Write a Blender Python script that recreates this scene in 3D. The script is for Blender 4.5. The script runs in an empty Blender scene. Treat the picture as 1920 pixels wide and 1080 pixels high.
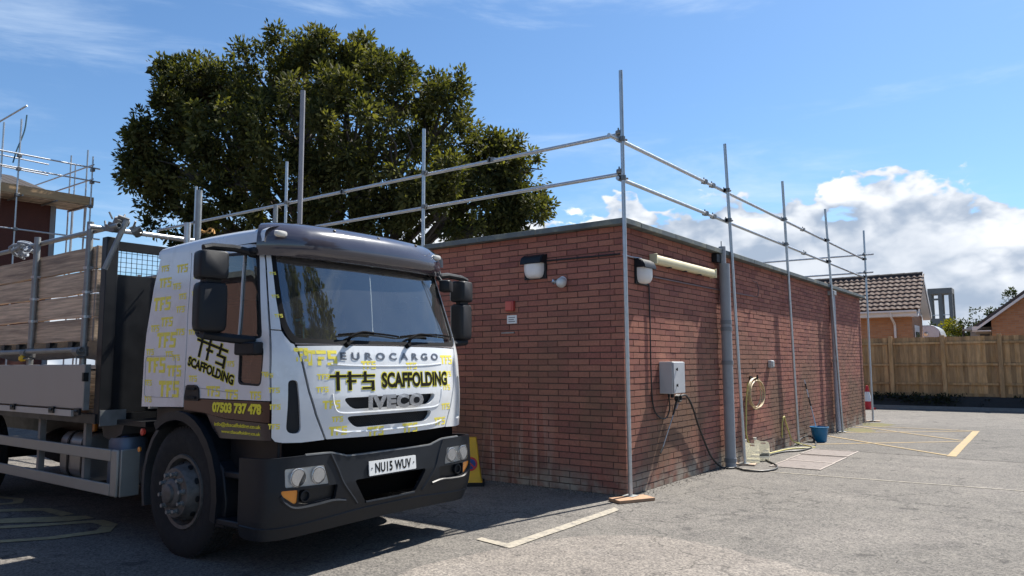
import bpy, bmesh, math, random
from mathutils import Vector, Matrix, noise
from mathutils.geometry import tessellate_polygon
random.seed(7)
PI = math.pi
R = math.radians
scene = bpy.context.scene
COL = scene.collection

# ------------------------------------------------------------------ camera
F_PX = 1381.7
CAM = Vector((4.0995, -7.7062, 1.5213))
YAW, PITCH, ROLL = 0.638873, 0.102277, -0.005185
cf = Vector((-math.sin(YAW)*math.cos(PITCH), math.cos(YAW)*math.cos(PITCH), math.sin(PITCH)))
cr0 = Vector((math.cos(YAW), math.sin(YAW), 0)); cu0 = cr0.cross(cf)
cr = math.cos(ROLL)*cr0+math.sin(ROLL)*cu0
cu = -math.sin(ROLL)*cr0+math.cos(ROLL)*cu0
cam_d = bpy.data.cameras.new('camera'); cam = bpy.data.objects.new('camera', cam_d); COL.objects.link(cam)
cam_d.sensor_width = 36; cam_d.lens = F_PX/1920*36; cam_d.clip_end = 2000; cam_d.clip_start = 0.05
cam.matrix_world = Matrix(((cr.x, cu.x, -cf.x, CAM.x), (cr.y, cu.y, -cf.y, CAM.y), (cr.z, cu.z, -cf.z, CAM.z), (0, 0, 0, 1)))
scene.camera = cam
def at(px, py, depth):
    """world point seen at photo pixel (px, py), depth metres in front of the camera"""
    return CAM+depth*(cf+cr*((px-960)/F_PX)+cu*((540-py)/F_PX))

# ------------------------------------------------------------------ light and sky
SUN_EL, SUN_AZ = R(54), R(11)          # azimuth measured from +Y towards +X
sun_dir = Vector((math.sin(SUN_AZ)*math.cos(SUN_EL), math.cos(SUN_AZ)*math.cos(SUN_EL), math.sin(SUN_EL)))
sl = bpy.data.lights.new('sun', 'SUN'); sl.energy = 5.0; sl.angle = R(0.55); sl.color = (1, .95, .87)
so = bpy.data.objects.new('sun', sl); COL.objects.link(so); so.location = (0, 0, 40)
so.rotation_euler = sun_dir.to_track_quat('Z', 'Y').to_euler()
vs = scene.view_settings
vs.view_transform = 'Standard'; vs.look = 'None'; vs.gamma = 1; vs.use_curve_mapping = False
vs.exposure = 1.0

def build_world():
    w = bpy.data.worlds.new('World'); scene.world = w; w.use_nodes = True
    nt = w.node_tree; N = nt.nodes; L = nt.links; N.clear()
    def nd(t, **k):
        n = N.new(t)
        for a, b in k.items(): setattr(n, a, b)
        return n
    def val(s, v):
        if hasattr(v, 'is_output') or isinstance(v, bpy.types.NodeSocket): L.new(v, s)
        else: s.default_value = v
    def math_(op, a, b=0.0, c=0.0, clamp=False):
        n = nd('ShaderNodeMath', operation=op, use_clamp=clamp)
        val(n.inputs[0], a); val(n.inputs[1], b)
        if op in ('MULTIPLY_ADD',): val(n.inputs[2], c)
        return n.outputs[0]
    def maprange(v, a, b, c=0., d=1., smooth=True):
        n = nd('ShaderNodeMapRange'); n.interpolation_type = 'SMOOTHSTEP' if smooth else 'LINEAR'
        val(n.inputs[0], v); val(n.inputs[1], a); val(n.inputs[2], b); val(n.inputs[3], c); val(n.inputs[4], d)
        return n.outputs[0]
    def noise_(vec, scale, detail=6, rough=.55, dist=0.):
        n = nd('ShaderNodeTexNoise'); L.new(vec, n.inputs['Vector'])
        n.inputs['Scale'].default_value = scale; n.inputs['Detail'].default_value = detail
        n.inputs['Roughness'].default_value = rough; n.inputs['Distortion'].default_value = dist
        return n.outputs[0]
    def mapping(vec, loc=(0, 0, 0), sc=(1, 1, 1), rot=(0, 0, 0)):
        n = nd('ShaderNodeMapping'); L.new(vec, n.inputs[0])
        n.inputs[1].default_value = loc; n.inputs[2].default_value = rot; n.inputs[3].default_value = sc
        return n.outputs[0]
    sky = nd('ShaderNodeTexSky', sky_type='NISHITA'); sky.sun_disc = False
    sky.sun_elevation = SUN_EL; sky.sun_rotation = SUN_AZ
    sky.altitude = 50; sky.air_density = 1.0; sky.dust_density = .6; sky.ozone_density = 2.2
    tc = nd('ShaderNodeTexCoord'); d = tc.outputs['Generated']
    sep = nd('ShaderNodeSeparateXYZ'); L.new(d, sep.inputs[0])
    z = sep.outputs[2]
    # cumulus bank standing along the horizon
    def dens(up):
        v = mapping(d, (2.7, .4, .4-up), (1, 1, 1.6))
        a = noise_(v, 2.1, 3, .5)
        b = noise_(v, 7.5, 9, .6, .15)
        q = math_('ABSOLUTE', math_('MULTIPLY_ADD', noise_(v, 6.5, 2, .5), 2., -1.))
        q2 = math_('ABSOLUTE', math_('MULTIPLY_ADD', noise_(v, 15., 3, .5), 2., -1.))
        bil = math_('ADD', math_('MULTIPLY', q, -.30), math_('MULTIPLY', q2, -.22))
        return math_('ADD', math_('ADD', math_('MULTIPLY', a, .80), math_('MULTIPLY', b, .34)), math_('ADD', bil, .16))
    d0 = dens(0.); d1 = dens(.055)
    bias0 = maprange(z, .06, .36, .165, -.42, False)
    bias = math_('ADD', bias0, math_('MULTIPLY_ADD', sep.outputs[1], .23, -.182))      # the bank stands higher towards +Y
    m0 = maprange(math_('ADD', d0, bias), .572, .600)
    thick = maprange(math_('ADD', d0, bias), .58, .86)
    shade = maprange(math_('SUBTRACT', d0, d1), -.11, .15)
    bright = math_('MULTIPLY', shade, maprange(thick, 0., 1., 1.0, .45), clamp=True)
    mixc = nd('ShaderNodeMix', data_type='RGBA')
    val(mixc.inputs[0], bright); mixc.inputs[6].default_value = (.215, .262, .335, 1); mixc.inputs[7].default_value = (.66, .665, .67, 1)
    # thin high cloud
    v2 = mapping(d, (.3, .9, 0), (1.3, 1.3, 7.), (0, R(7), R(20)))
    c2 = noise_(v2, 1.7, 8, .62, .4)
    m2 = math_('MULTIPLY', maprange(c2, .48, .74), .48)
    m2 = math_('ADD', m2, maprange(z, .6, -.05, 0., .06, False))
    skyc = nd('ShaderNodeMix', data_type='RGBA', blend_type='MULTIPLY'); skyc.inputs[0].default_value = 1
    L.new(sky.outputs[0], skyc.inputs[6]); skyc.inputs[7].default_value = (.048, .065, .078, 1)
    mixa = nd('ShaderNodeMix', data_type='RGBA'); val(mixa.inputs[0], m2); L.new(skyc.outputs[2], mixa.inputs[6]); mixa.inputs[7].default_value = (.40, .48, .58, 1)
    mixb = nd('ShaderNodeMix', data_type='RGBA'); val(mixb.inputs[0], m0); L.new(mixa.outputs[2], mixb.inputs[6]); L.new(mixc.outputs[2], mixb.inputs[7])
    bg = nd('ShaderNodeBackground'); L.new(mixb.outputs[2], bg.inputs[0]); bg.inputs[1].default_value = 1.0
    out = nd('ShaderNodeOutputWorld'); L.new(bg.outputs[0], out.inputs[0])
build_world()

# ------------------------------------------------------------------ materials
MATS = {}
def mat(name, col, rough=.5, metal=0., var=.12, scale=6., bump=0., bscale=60., coat=0., col2=None, c2scale=1.5, c2lo=.5, c2hi=.65, spec=.5, aniso=None, rand=0.):
    if name in MATS: return MATS[name]
    m = bpy.data.materials.new(name); m.use_nodes = True; nt = m.node_tree; N = nt.nodes; L = nt.links
    b = N['Principled BSDF']; g = N.new('ShaderNodeNewGeometry')
    mp = N.new('ShaderNodeMapping'); L.new(g.outputs['Position'], mp.inputs[0])
    if aniso: mp.inputs[3].default_value = aniso
    n1 = N.new('ShaderNodeTexNoise'); L.new(mp.outputs[0], n1.inputs['Vector'])
    n1.inputs['Scale'].default_value = scale; n1.inputs['Detail'].default_value = 8; n1.inputs['Roughness'].default_value = .62
    mr = N.new('ShaderNodeMapRange'); L.new(n1.outputs[0], mr.inputs[0])
    mr.inputs[1].default_value = .25; mr.inputs[2].default_value = .75; mr.inputs[3].default_value = 1-var; mr.inputs[4].default_value = 1+var
    mx = N.new('ShaderNodeMix'); mx.data_type = 'RGBA'; mx.blend_type = 'MULTIPLY'; mx.inputs[0].default_value = 1
    mx.inputs[6].default_value = (*col, 1)
    if col2:
        n2 = N.new('ShaderNodeTexNoise'); L.new(mp.outputs[0], n2.inputs['Vector']); n2.inputs['Scale'].default_value = c2scale
        n2.inputs['Detail'].default_value = 7; n2.inputs['Roughness'].default_value = .65
        r2 = N.new('ShaderNodeMapRange'); L.new(n2.outputs[0], r2.inputs[0]); r2.inputs[1].default_value = c2lo; r2.inputs[2].default_value = c2hi
        mc = N.new('ShaderNodeMix'); mc.data_type = 'RGBA'; L.new(r2.outputs[0], mc.inputs[0])
        mc.inputs[6].default_value = (*col, 1); mc.inputs[7].default_value = (*col2, 1); L.new(mc.outputs[2], mx.inputs[6])
    L.new(mr.outputs[0], mx.inputs[7]); L.new(mx.outputs[2], b.inputs['Base Color'])
    rr = N.new('ShaderNodeMapRange'); L.new(n1.outputs[0], rr.inputs[0]); rr.inputs[1].default_value = .3; rr.inputs[2].default_value = .7
    rr.inputs[3].default_value = max(.03, rough*.85); rr.inputs[4].default_value = min(1, rough*1.15); L.new(rr.outputs[0], b.inputs['Roughness'])
    b.inputs['Metallic'].default_value = metal; b.inputs['Coat Weight'].default_value = coat; b.inputs['Coat Roughness'].default_value = .06
    b.inputs['Specular IOR Level'].default_value = spec
    if bump:
        n3 = N.new('ShaderNodeTexNoise'); L.new(mp.outputs[0], n3.inputs['Vector']); n3.inputs['Scale'].default_value = bscale; n3.inputs['Detail'].default_value = 4
        bp = N.new('ShaderNodeBump'); bp.inputs['Strength'].default_value = bump; bp.inputs['Distance'].default_value = .01
        L.new(n3.outputs[0], bp.inputs['Height']); L.new(bp.outputs[0], b.inputs['Normal'])
    MATS[name] = m
    if rand:
        oi = N.new('ShaderNodeObjectInfo'); ro = N.new('ShaderNodeMapRange'); L.new(oi.outputs['Random'], ro.inputs[0]); ro.inputs[3].default_value = 1-rand; ro.inputs[4].default_value = 1+rand
        mm = N.new('ShaderNodeMix'); mm.data_type = 'RGBA'; mm.blend_type = 'MULTIPLY'; mm.inputs[0].default_value = 1; L.new(mx.outputs[2], mm.inputs[6]); L.new(ro.outputs[0], mm.inputs[7]); L.new(mm.outputs[2], b.inputs['Base Color'])
    return m

def glass(name, tint=(.75, .82, .82), ior=1.9, rough=.01, dust_veil=0.):
    m = bpy.data.materials.new(name); m.use_nodes = True; nt = m.node_tree; N = nt.nodes; L = nt.links; N.clear()
    t = N.new('ShaderNodeBsdfTransparent'); t.inputs[0].default_value = (*tint, 1)
    g = N.new('ShaderNodeBsdfGlossy'); g.inputs['Roughness'].default_value = rough
    f = N.new('ShaderNodeFresnel'); f.inputs[0].default_value = ior
    x = N.new('ShaderNodeMixShader'); L.new(f.outputs[0], x.inputs[0]); L.new(t.outputs[0], x.inputs[1]); L.new(g.outputs[0], x.inputs[2])
    o = N.new('ShaderNodeOutputMaterial'); L.new(x.outputs[0], o.inputs[0]); MATS[name] = m
    if dust_veil:  # pale dust film, put in to veil the glass with haze
        g2 = N.new('ShaderNodeNewGeometry'); nn = N.new('ShaderNodeTexNoise'); L.new(g2.outputs['Position'], nn.inputs['Vector']); nn.inputs['Scale'].default_value = 3.5; nn.inputs['Detail'].default_value = 8
        mr = N.new('ShaderNodeMapRange'); L.new(nn.outputs[0], mr.inputs[0]); mr.inputs[1].default_value = .3; mr.inputs[2].default_value = .75; mr.inputs[3].default_value = dust_veil*.6; mr.inputs[4].default_value = dust_veil*1.5
        df = N.new('ShaderNodeBsdfDiffuse'); df.inputs[0].default_value = (.62, .64, .66, 1); x2 = N.new('ShaderNodeMixShader'); L.new(mr.outputs[0], x2.inputs[0]); L.new(x.outputs[0], x2.inputs[1]); L.new(df.outputs[0], x2.inputs[2]); L.new(x2.outputs[0], o.inputs[0])
    return m

def brick_mat(name, ca, cb, cc, grime=True):
    m = bpy.data.materials.new(name); m.use_nodes = True; nt = m.node_tree; N = nt.nodes; L = nt.links
    b = N['Principled BSDF']; g = N.new('ShaderNodeNewGeometry'); pos = g.outputs['Position']
    at_ = N.new('ShaderNodeAttribute'); at_.attribute_name = 'bv'
    oi = N.new('ShaderNodeObjectInfo')
    def ma(op, a, c, e=None):
        n = N.new('ShaderNodeMath'); n.operation = op
        for i, v in enumerate((a, c) if e is None else (a, c, e)):
            if isinstance(v, (int, float)): n.inputs[i].default_value = v
            else: L.new(v, n.inputs[i])
        return n.outputs[0]
    def nz(s, d=6, r=.6, sc=(1, 1, 1)):
        mp = N.new('ShaderNodeMapping'); L.new(pos, mp.inputs[0]); mp.inputs[3].default_value = sc
        n = N.new('ShaderNodeTexNoise'); L.new(mp.outputs[0], n.inputs['Vector']); n.inputs['Scale'].default_value = s
        n.inputs['Detail'].default_value = d; n.inputs['Roughness'].default_value = r; return n.outputs[0]
    def rng(v, a, c, e=0., f=1.):
        n = N.new('ShaderNodeMapRange'); L.new(v, n.inputs[0]); n.inputs[1].default_value = a; n.inputs[2].default_value = c
        n.inputs[3].default_value = e; n.inputs[4].default_value = f; return n.outputs[0]
    def mix(f, a, c, bt='MIX'):
        n = N.new('ShaderNodeMix'); n.data_type = 'RGBA'; n.blend_type = bt
        if isinstance(f, (int, float)): n.inputs[0].default_value = f
        else: L.new(f, n.inputs[0])
        for i, v in ((6, a), (7, c)):
            if isinstance(v, tuple): n.inputs[i].default_value = (*v, 1)
            else: L.new(v, n.inputs[i])
        return n.outputs[2]
    fr = ma('FRACT', ma('ADD', at_.outputs['Fac'], oi.outputs['Random']), 0.)
    cr_ = N.new('ShaderNodeValToRGB'); L.new(fr, cr_.inputs[0]); e = cr_.color_ramp.elements
    e[0].color = (*ca, 1); e[1].color = (*cc, 1); e[0].position = 0; e[1].position = 1
    k = e.new(.35); k.color = (*cb, 1); k = e.new(.7); k.color = (*[(x+y)/2 for x, y in zip(cb, cc)], 1)
    c = mix(rng(nz(2.2), .35, .7), cr_.outputs[0], mix(1., cr_.outputs[0], (.82, .86, .9), 'MULTIPLY'))
    c = mix(rng(nz(38, 8, .7), .3, .75), mix(1., c, (.72, .72, .72), 'MULTIPLY'), mix(1., c, (1.18, 1.16, 1.14), 'MULTIPLY'))
    if grime:
        sx = N.new('ShaderNodeSeparateXYZ'); L.new(pos, sx.inputs[0])
        low = rng(sx.outputs[2], .55, .0, 0., 1.)
        gr = ma('MULTIPLY', low, rng(nz(2.6, 6), .38, .6))
        c = mix(ma('MULTIPLY', gr, .65), c, (.17, .15, .125))
        # mossy brown staining on the shaded wall and pale salt streaks near its foot
        st = ma('MULTIPLY', rng(nz(.85, 5), .40, .60), rng(sx.outputs[2], 2.6, 1.0, 0., 1.))
        c = mix(ma('MULTIPLY', st, .72), c, (.165, .112, .070))
        streak = ma('MULTIPLY', rng(nz(9., 3, .5, (1, 1, .06)), .54, .64), rng(sx.outputs[2], 1.15, .2, 0., 1.))
        nearx = ma('MULTIPLY', rng(sx.outputs[0], -2.3, -1.9), rng(sx.outputs[0], -.9, -1.25))
        c = mix(ma('MULTIPLY', ma('MULTIPLY', streak, nearx), .75), c, (.46, .37, .31))
        salt = ma('MULTIPLY', rng(nz(3.3, 6), .42, .60), rng(sx.outputs[2], .30, .08, 0., 1.))
        c = mix(ma('MULTIPLY', salt, .8), c, (.36, .32, .26))
    L.new(c, b.inputs['Base Color']); b.inputs['Roughness'].default_value = .88; b.inputs['Specular IOR Level'].default_value = .25
    bp = N.new('ShaderNodeBump'); bp.inputs['Strength'].default_value = .45; bp.inputs['Distance'].default_value = .006
    L.new(nz(70, 5, .7), bp.inputs['Height']); L.new(bp.outputs[0], b.inputs['Normal'])
    MATS[name] = m; return m

def leaf_mat(name, dark, light, trans=.25):
    m = bpy.data.materials.new(name); m.use_nodes = True; nt = m.node_tree; N = nt.nodes; L = nt.links
    b = N['Principled BSDF']; a = N.new('ShaderNodeAttribute'); a.attribute_name = 'bv'
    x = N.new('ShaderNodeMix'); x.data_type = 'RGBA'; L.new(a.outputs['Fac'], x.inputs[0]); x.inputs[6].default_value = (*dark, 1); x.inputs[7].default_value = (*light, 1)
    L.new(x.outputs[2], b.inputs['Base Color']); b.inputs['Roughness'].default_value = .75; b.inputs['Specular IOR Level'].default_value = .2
    t = N.new('ShaderNodeBsdfTranslucent'); mu = N.new('ShaderNodeMix'); mu.data_type = 'RGBA'; mu.blend_type = 'MULTIPLY'; mu.inputs[0].default_value = 1
    L.new(x.outputs[2], mu.inputs[6]); mu.inputs[7].default_value = (1.5, 1.6, .5, 1); L.new(mu.outputs[2], t.inputs[0])
    s = N.new('ShaderNodeMixShader'); s.inputs[0].default_value = trans; o = N['Material Output']
    L.new(b.outputs[0], s.inputs[1]); L.new(t.outputs[0], s.inputs[2]); L.new(s.outputs[0], o.inputs[0]); MATS[name] = m
    return m

galv = mat('galvanised_steel', (.50, .51, .52), .38, .75, .16, 14, .08, 120)
galv_old = mat('dull_galvanised', (.27, .28, .28), .5, .6, .25, 9, .1, 90)
fitting = mat('coupler_steel', (.20, .20, .20), .5, .7, .3, 30)
white_paint = mat('white_cab_paint', (.70, .72, .74), .25, 0, .05, 3, coat=.8, col2=(.52, .515, .50), c2scale=3.2, c2lo=.52, c2hi=.85)
cab_inside = mat('cab_lining', (.045, .047, .05), .8)
black_plastic = mat('black_plastic', (.011, .013, .017), .5, 0, .25, 12, .12, 200, spec=.3)
bumper_mat = mat('bumper_grey', (.011, .0135, .018), .45, 0, .2, 7, .1, 260, spec=.28)
dark_body = mat('dark_steel_paint', (.011, .012, .014), .45, .0, .2, 6, spec=.35)
void = mat('recess_shade', (.004, .004, .004), .95, spec=.05)  # near-black stands in for deep shade inside the bumper openings
rubber = mat('rubber', (.012, .012, .013), .85, 0, .3, 14, .2, 120)
rim_mat = mat('wheel_rim', (.12, .115, .11), .55, .4, .45, 18, .15, 90)
alu = mat('aluminium', (.33, .312, .30), .42, .35, .10, 2.5, .04, 60, aniso=(1, 1, .25))
guard_mat = mat('guard_beam', (.31, .30, .27), .5, .3, .12, 5)
chrome = mat('chrome', (.60, .61, .63), .25, .6, .05, 10)
yellow_print = mat('yellow_print', (.88, .75, .10), .45, 0, .1, 14)
yellow_bright = mat('yellow_letters', (.78, .70, .04), .4)
black_print = mat('black_print', (.009, .008, .006), .6, spec=.15)
band_mat = mat('brown_band', (.035, .016, .013), .3, coat=.5)
plate_white = mat('plate_white', (.72, .73, .72), .4)
glass_ws = glass('windscreen_glass', (.66, .74, .74), 2.9, dust_veil=.03)
glass_side = glass('side_glass', (.55, .60, .58), 2.6, dust_veil=.03)
glass_lamp = glass('lamp_glass', (.95, .95, .95), 1.5)
reflector = mat('lamp_reflector', (.50, .53, .57), .2, .95, .1, 20)
amber = mat('amber_lens', (.75, .25, .02), .25, coat=.5)
red_lens = mat('red_lens', (.55, .05, .03), .3)
visor_mat = mat('smoked_visor', (.050, .046, .062), .16, 0, .15, 5, coat=1.0)
wood_side = mat('weathered_board', (.50, .375, .265), .8, 0, .5, 13, .3, 40, col2=(.30, .22, .16), c2scale=4.5, aniso=(.16, 1, 4.5), rand=.26)
wood_new = mat('new_board', (.45, .29, .15), .75, 0, .25, 6, .2, 40, aniso=(.3, .3, 3))
wood_fence = mat('fence_timber', (.47, .27, .125), .78, 0, .4, 9, .25, 50, col2=(.42, .22, .08), c2scale=5, aniso=(1.4, 1.4, .22), rand=.28)
mortar = mat('mortar', (.085, .058, .050), .95, 0, .25, 12, .3, 90)
coping_mat = mat('coping_felt', (.105, .125, .13), .7, 0, .3, 5, .2, 40, col2=(.18, .185, .15), c2scale=2.5)
brickm = brick_mat('red_brick', (.29, .112, .090), (.365, .143, .107), (.44, .185, .128))
brick_far = None
pvc_grey = mat('grey_pvc', (.30, .31, .33), .45, 0, .1, 6)
cream = mat('cream_diffuser', (.72, .65, .42), .5, 0, .08, 5)
white_plastic = mat('white_plastic', (.75, .73, .72), .45, 0, .07, 8)
def coursed(name, c1, c2, mo, ax='y'):
    m = bpy.data.materials.new(name); m.use_nodes = True; nt = m.node_tree; N = nt.nodes; L = nt.links; b = N['Principled BSDF']
    g = N.new('ShaderNodeNewGeometry'); sx = N.new('ShaderNodeSeparateXYZ'); L.new(g.outputs['Position'], sx.inputs[0]); cb = N.new('ShaderNodeCombineXYZ')
    ad = N.new('ShaderNodeMath'); L.new(sx.outputs[0], ad.inputs[0]); L.new(sx.outputs[1], ad.inputs[1]); L.new(ad.outputs[0], cb.inputs[0]); L.new(sx.outputs[2], cb.inputs[1])
    br = N.new('ShaderNodeTexBrick'); L.new(cb.outputs[0], br.inputs['Vector']); br.inputs['Color1'].default_value = (*c1, 1); br.inputs['Color2'].default_value = (*c2, 1); br.inputs['Mortar'].default_value = (*mo, 1)
    br.inputs['Scale'].default_value = 1; br.inputs['Brick Width'].default_value = .225; br.inputs['Row Height'].default_value = .075; br.inputs['Mortar Size'].default_value = .006
    L.new(br.outputs[0], b.inputs['Base Color']); b.inputs['Roughness'].default_value = .9; MATS[name] = m; return m
brick_far = coursed('orange_brick', (.36, .17, .085), (.44, .23, .12), (.30, .23, .17))
cable_black = mat('black_cable', (.014, .014, .015), .55)
# ------------------------------------------------------------------ mesh helpers
class MB:
    def __init__(s): s.v = []; s.f = []; s.a = []
    def add(s, vs, fs, a=None):
        o = len(s.v); s.v += [tuple(p) for p in vs]; s.f += [tuple(i+o for i in f) for f in fs]
        if a is not None: s.a += [a]*len(vs)
        return s
    def box(s, x0, x1, y0, y1, z0, z1, a=None):
        v = [(x, y, z) for z in (z0, z1) for y in (y0, y1) for x in (x0, x1)]
        return s.add(v, [(0, 2, 3, 1), (4, 5, 7, 6), (0, 1, 5, 4), (2, 6, 7, 3), (0, 4, 6, 2), (1, 3, 7, 5)], a)
    def obox(s, c, ax, ay, az):
        """oriented box: centre and three half-axis vectors"""
        c, ax, ay, az = map(Vector, (c, ax, ay, az))
        v = [c+i*ax+j*ay+k*az for k in (-1, 1) for j in (-1, 1) for i in (-1, 1)]
        return s.add(v, [(0, 2, 3, 1), (4, 5, 7, 6), (0, 1, 5, 4), (2, 6, 7, 3), (0, 4, 6, 2), (1, 3, 7, 5)])
    def cyl(s, p, q, r, seg=12, r2=None, cap=True):
        p, q = Vector(p), Vector(q); d = (q-p).normalized(); r2 = r if r2 is None else r2
        u = d.orthogonal().normalized(); w = d.cross(u)
        v = []
        for c, rr in ((p, r), (q, r2)):
            for i in range(seg):
                a = 2*PI*i/seg; v.append(c+rr*(math.cos(a)*u+math.sin(a)*w))
        f = [(i, (i+1) % seg, seg+(i+1) % seg, seg+i) for i in range(seg)]
        if cap: f += [tuple(range(seg))[::-1], tuple(range(seg, 2*seg))]
        return s.add(v, f)
    def pipe(s, p, q, r, t=.004, seg=12):
        """open tube with wall thickness (scaffold tube)"""
        p, q = Vector(p), Vector(q); d = (q-p).normalized(); u = d.orthogonal().normalized(); w = d.cross(u); v = []
        for c, rr in ((p, r), (q, r), (q, r-t), (q-d*.15, r-t)):
            for i in range(seg):
                a = 2*PI*i/seg; v.append(c+rr*(math.cos(a)*u+math.sin(a)*w))
        f = []
        for k in range(3): f += [(k*seg+i, k*seg+(i+1) % seg, (k+1)*seg+(i+1) % seg, (k+1)*seg+i) for i in range(seg)]
        f.append(tuple(range(3*seg, 4*seg))); f.append(tuple(range(seg))[::-1])
        return s.add(v, f)
    def tube(s, pts, r, seg=8, radii=None):
        pts = [Vector(p) for p in pts]; n = len(pts); prev = None; v = []
        for i, p in enumerate(pts):
            d = (pts[min(i+1, n-1)]-pts[max(i-1, 0)]).normalized()
            u = (prev-d*prev.dot(d)).normalized() if prev is not None and (prev-d*prev.dot(d)).length > 1e-4 else d.orthogonal().normalized()
            prev = u; w = d.cross(u); rr = radii[i] if radii else r
            for k in range(seg):
                a = 2*PI*k/seg; v.append(p+rr*(math.cos(a)*u+math.sin(a)*w))
        f = [(i*seg+k, i*seg+(k+1) % seg, (i+1)*seg+(k+1) % seg, (i+1)*seg+k) for i in range(n-1) for k in range(seg)]
        f += [tuple(range(seg))[::-1], tuple(range((n-1)*seg, n*seg))]
        return s.add(v, f)
    def lathe(s, prof, c, axis=(0, 0, 1), seg=24):
        """prof: list of (radius, height along axis)"""
        c = Vector(c); d = Vector(axis).normalized(); u = d.orthogonal().normalized(); w = d.cross(u); n = len(prof); v = []
        for r, h in prof:
            for k in range(seg):
                a = 2*PI*k/seg; v.append(c+d*h+r*(math.cos(a)*u+math.sin(a)*w))
        f = [(i*seg+k, i*seg+(k+1) % seg, (i+1)*seg+(k+1) % seg, (i+1)*seg+k) for i in range(n-1) for k in range(seg)]
        if prof[0][0] > 1e-6: f.append(tuple(range(seg))[::-1])
        if prof[-1][0] > 1e-6: f.append(tuple(range((n-1)*seg, n*seg)))
        return s.add(v, f)
    def prism(s, poly, z0, z1, fn=None):
        """extrude a 2D polygon; fn(u, v, h) -> 3D point"""
        fn = fn or (lambda u, v, h: (u, v, h)); n = len(poly)
        v = [fn(a, b, z0) for a, b in poly]+[fn(a, b, z1) for a, b in poly]
        tri = tessellate_polygon([[Vector((a, b, 0)) for a, b in poly]])
        f = [tuple(t) for t in tri]+[tuple(n+i for i in t[::-1]) for t in tri]
        f += [(i, (i+1) % n, n+(i+1) % n, n+i) for i in range(n)]
        return s.add(v, f)
    def sweep(s, rings):
        """rings: list of closed rings with equal vertex count, capped"""
        n = len(rings[0]); v = [p for r in rings for p in r]
        f = [(i*n+k, i*n+(k+1) % n, (i+1)*n+(k+1) % n, (i+1)*n+k) for i in range(len(rings)-1) for k in range(n)]
        f += [tuple(range(n))[::-1], tuple(range((len(rings)-1)*n, len(rings)*n))]
        return s.add(v, f)
    def build(s, name, m, parent=None, smooth=True, bev=0., local=False, fix=True, angle=35):
        me = bpy.data.meshes.new(name); me.from_pydata(s.v, [], s.f); me.update()
        if s.a:
            at_ = me.attributes.new('bv', 'FLOAT', 'POINT'); at_.data.foreach_set('value', s.a)
        if fix:
            bm = bmesh.new(); bm.from_mesh(me); bmesh.ops.recalc_face_normals(bm, faces=bm.faces); bm.to_mesh(me); bm.free()
        return link(name, me, m, parent, smooth, bev, local, angle)

def link(name, me, m, parent=None, smooth=True, bev=0., local=False, angle=35):
    for x in (m if isinstance(m, (list, tuple)) else [m]): me.materials.append(x)
    if smooth and len(me.polygons):
        me.shade_smooth(); me.set_sharp_from_angle(angle=R(angle))
    o = bpy.data.objects.new(name, me); COL.objects.link(o)
    if parent is not None:
        o.parent = parent
        if not local: me.transform(Matrix.Translation(-wloc(parent)))
    elif not local and len(me.vertices):
        xs = [v.co for v in me.vertices]
        c = Vector(((min(p.x for p in xs)+max(p.x for p in xs))/2, (min(p.y for p in xs)+max(p.y for p in xs))/2, min(p.z for p in xs)))
        me.transform(Matrix.Translation(-c)); o.location = c
    if bev:
        b = o.modifiers.new('bevel', 'BEVEL'); b.width = bev; b.segments = 2; b.limit_method = 'ANGLE'; b.angle_limit = R(40)
    return o
def wloc(o):
    v = Vector((0, 0, 0))
    while o is not None: v += o.location; o = o.parent
    return v
def tag(o, label=None, cat=None, group=None, kind=None):
    if label: o['label'] = label
    if cat: o['category'] = cat
    if group: o['group'] = group
    if kind: o['kind'] = kind
    return o
def thing(name, label, cat, loc=(0, 0, 0), group=None):
    o = bpy.data.objects.new(name, None); COL.objects.link(o); o.location = loc; o.empty_display_size = .2
    return tag(o, label, cat, group)
def copy_obj(src, parent=None, name=None, loc=None):
    c = src.copy(); COL.objects.link(c); c.parent = parent
    if name: c.name = name
    if loc is not None: c.location = loc
    return c
def copy_tree(src, loc):
    c = copy_obj(src); c.location = loc
    for ch in src.children:
        d = copy_obj(ch, c)
        for g in ch.children: copy_obj(g, d)
    return c
def catmull(pts, n=6):
    P = [Vector(p) for p in pts]; P = [2*P[0]-P[1]]+P+[2*P[-1]-P[-2]]; out = []
    for i in range(1, len(P)-2):
        for k in range(n):
            t = k/n; a, b, c, d = P[i-1:i+3]
            out.append(.5*((2*b)+(c-a)*t+(2*a-5*b+4*c-d)*t*t+(3*b-a-3*c+d)*t*t*t))
    out.append(P[-2]); return out
def rrect(x0, x1, y0, y1, r, n=4):
    """rounded rectangle outline, counter-clockwise; r may be 4 radii (bl, br, tr, tl)"""
    rs = r if isinstance(r, (tuple, list)) else (r,)*4
    out = []
    for (cx, cy, a0), q in zip(((x0+rs[0], y0+rs[0], 180), (x1-rs[1], y0+rs[1], 270), (x1-rs[2], y1-rs[2], 0), (x0+rs[3], y1-rs[3], 90)), rs):
        for k in range(n+1):
            a = R(a0+90*k/n); out.append((cx+q*math.cos(a), cy+q*math.sin(a)))
    return out
def round_poly(poly, r, n=4):
    out = []; N_ = len(poly)
    for i in range(N_):
        p = Vector(poly[i]); a = Vector(poly[i-1]); b = Vector(poly[(i+1) % N_])
        da = (a-p); db = (b-p); q = min(r, da.length*.45, db.length*.45)
        s0 = p+da.normalized()*q; s1 = p+db.normalized()*q
        for k in range(n+1):
            t = k/n; out.append(tuple((1-t)**2*s0+2*t*(1-t)*p+t*t*s1))
    return out
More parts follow.
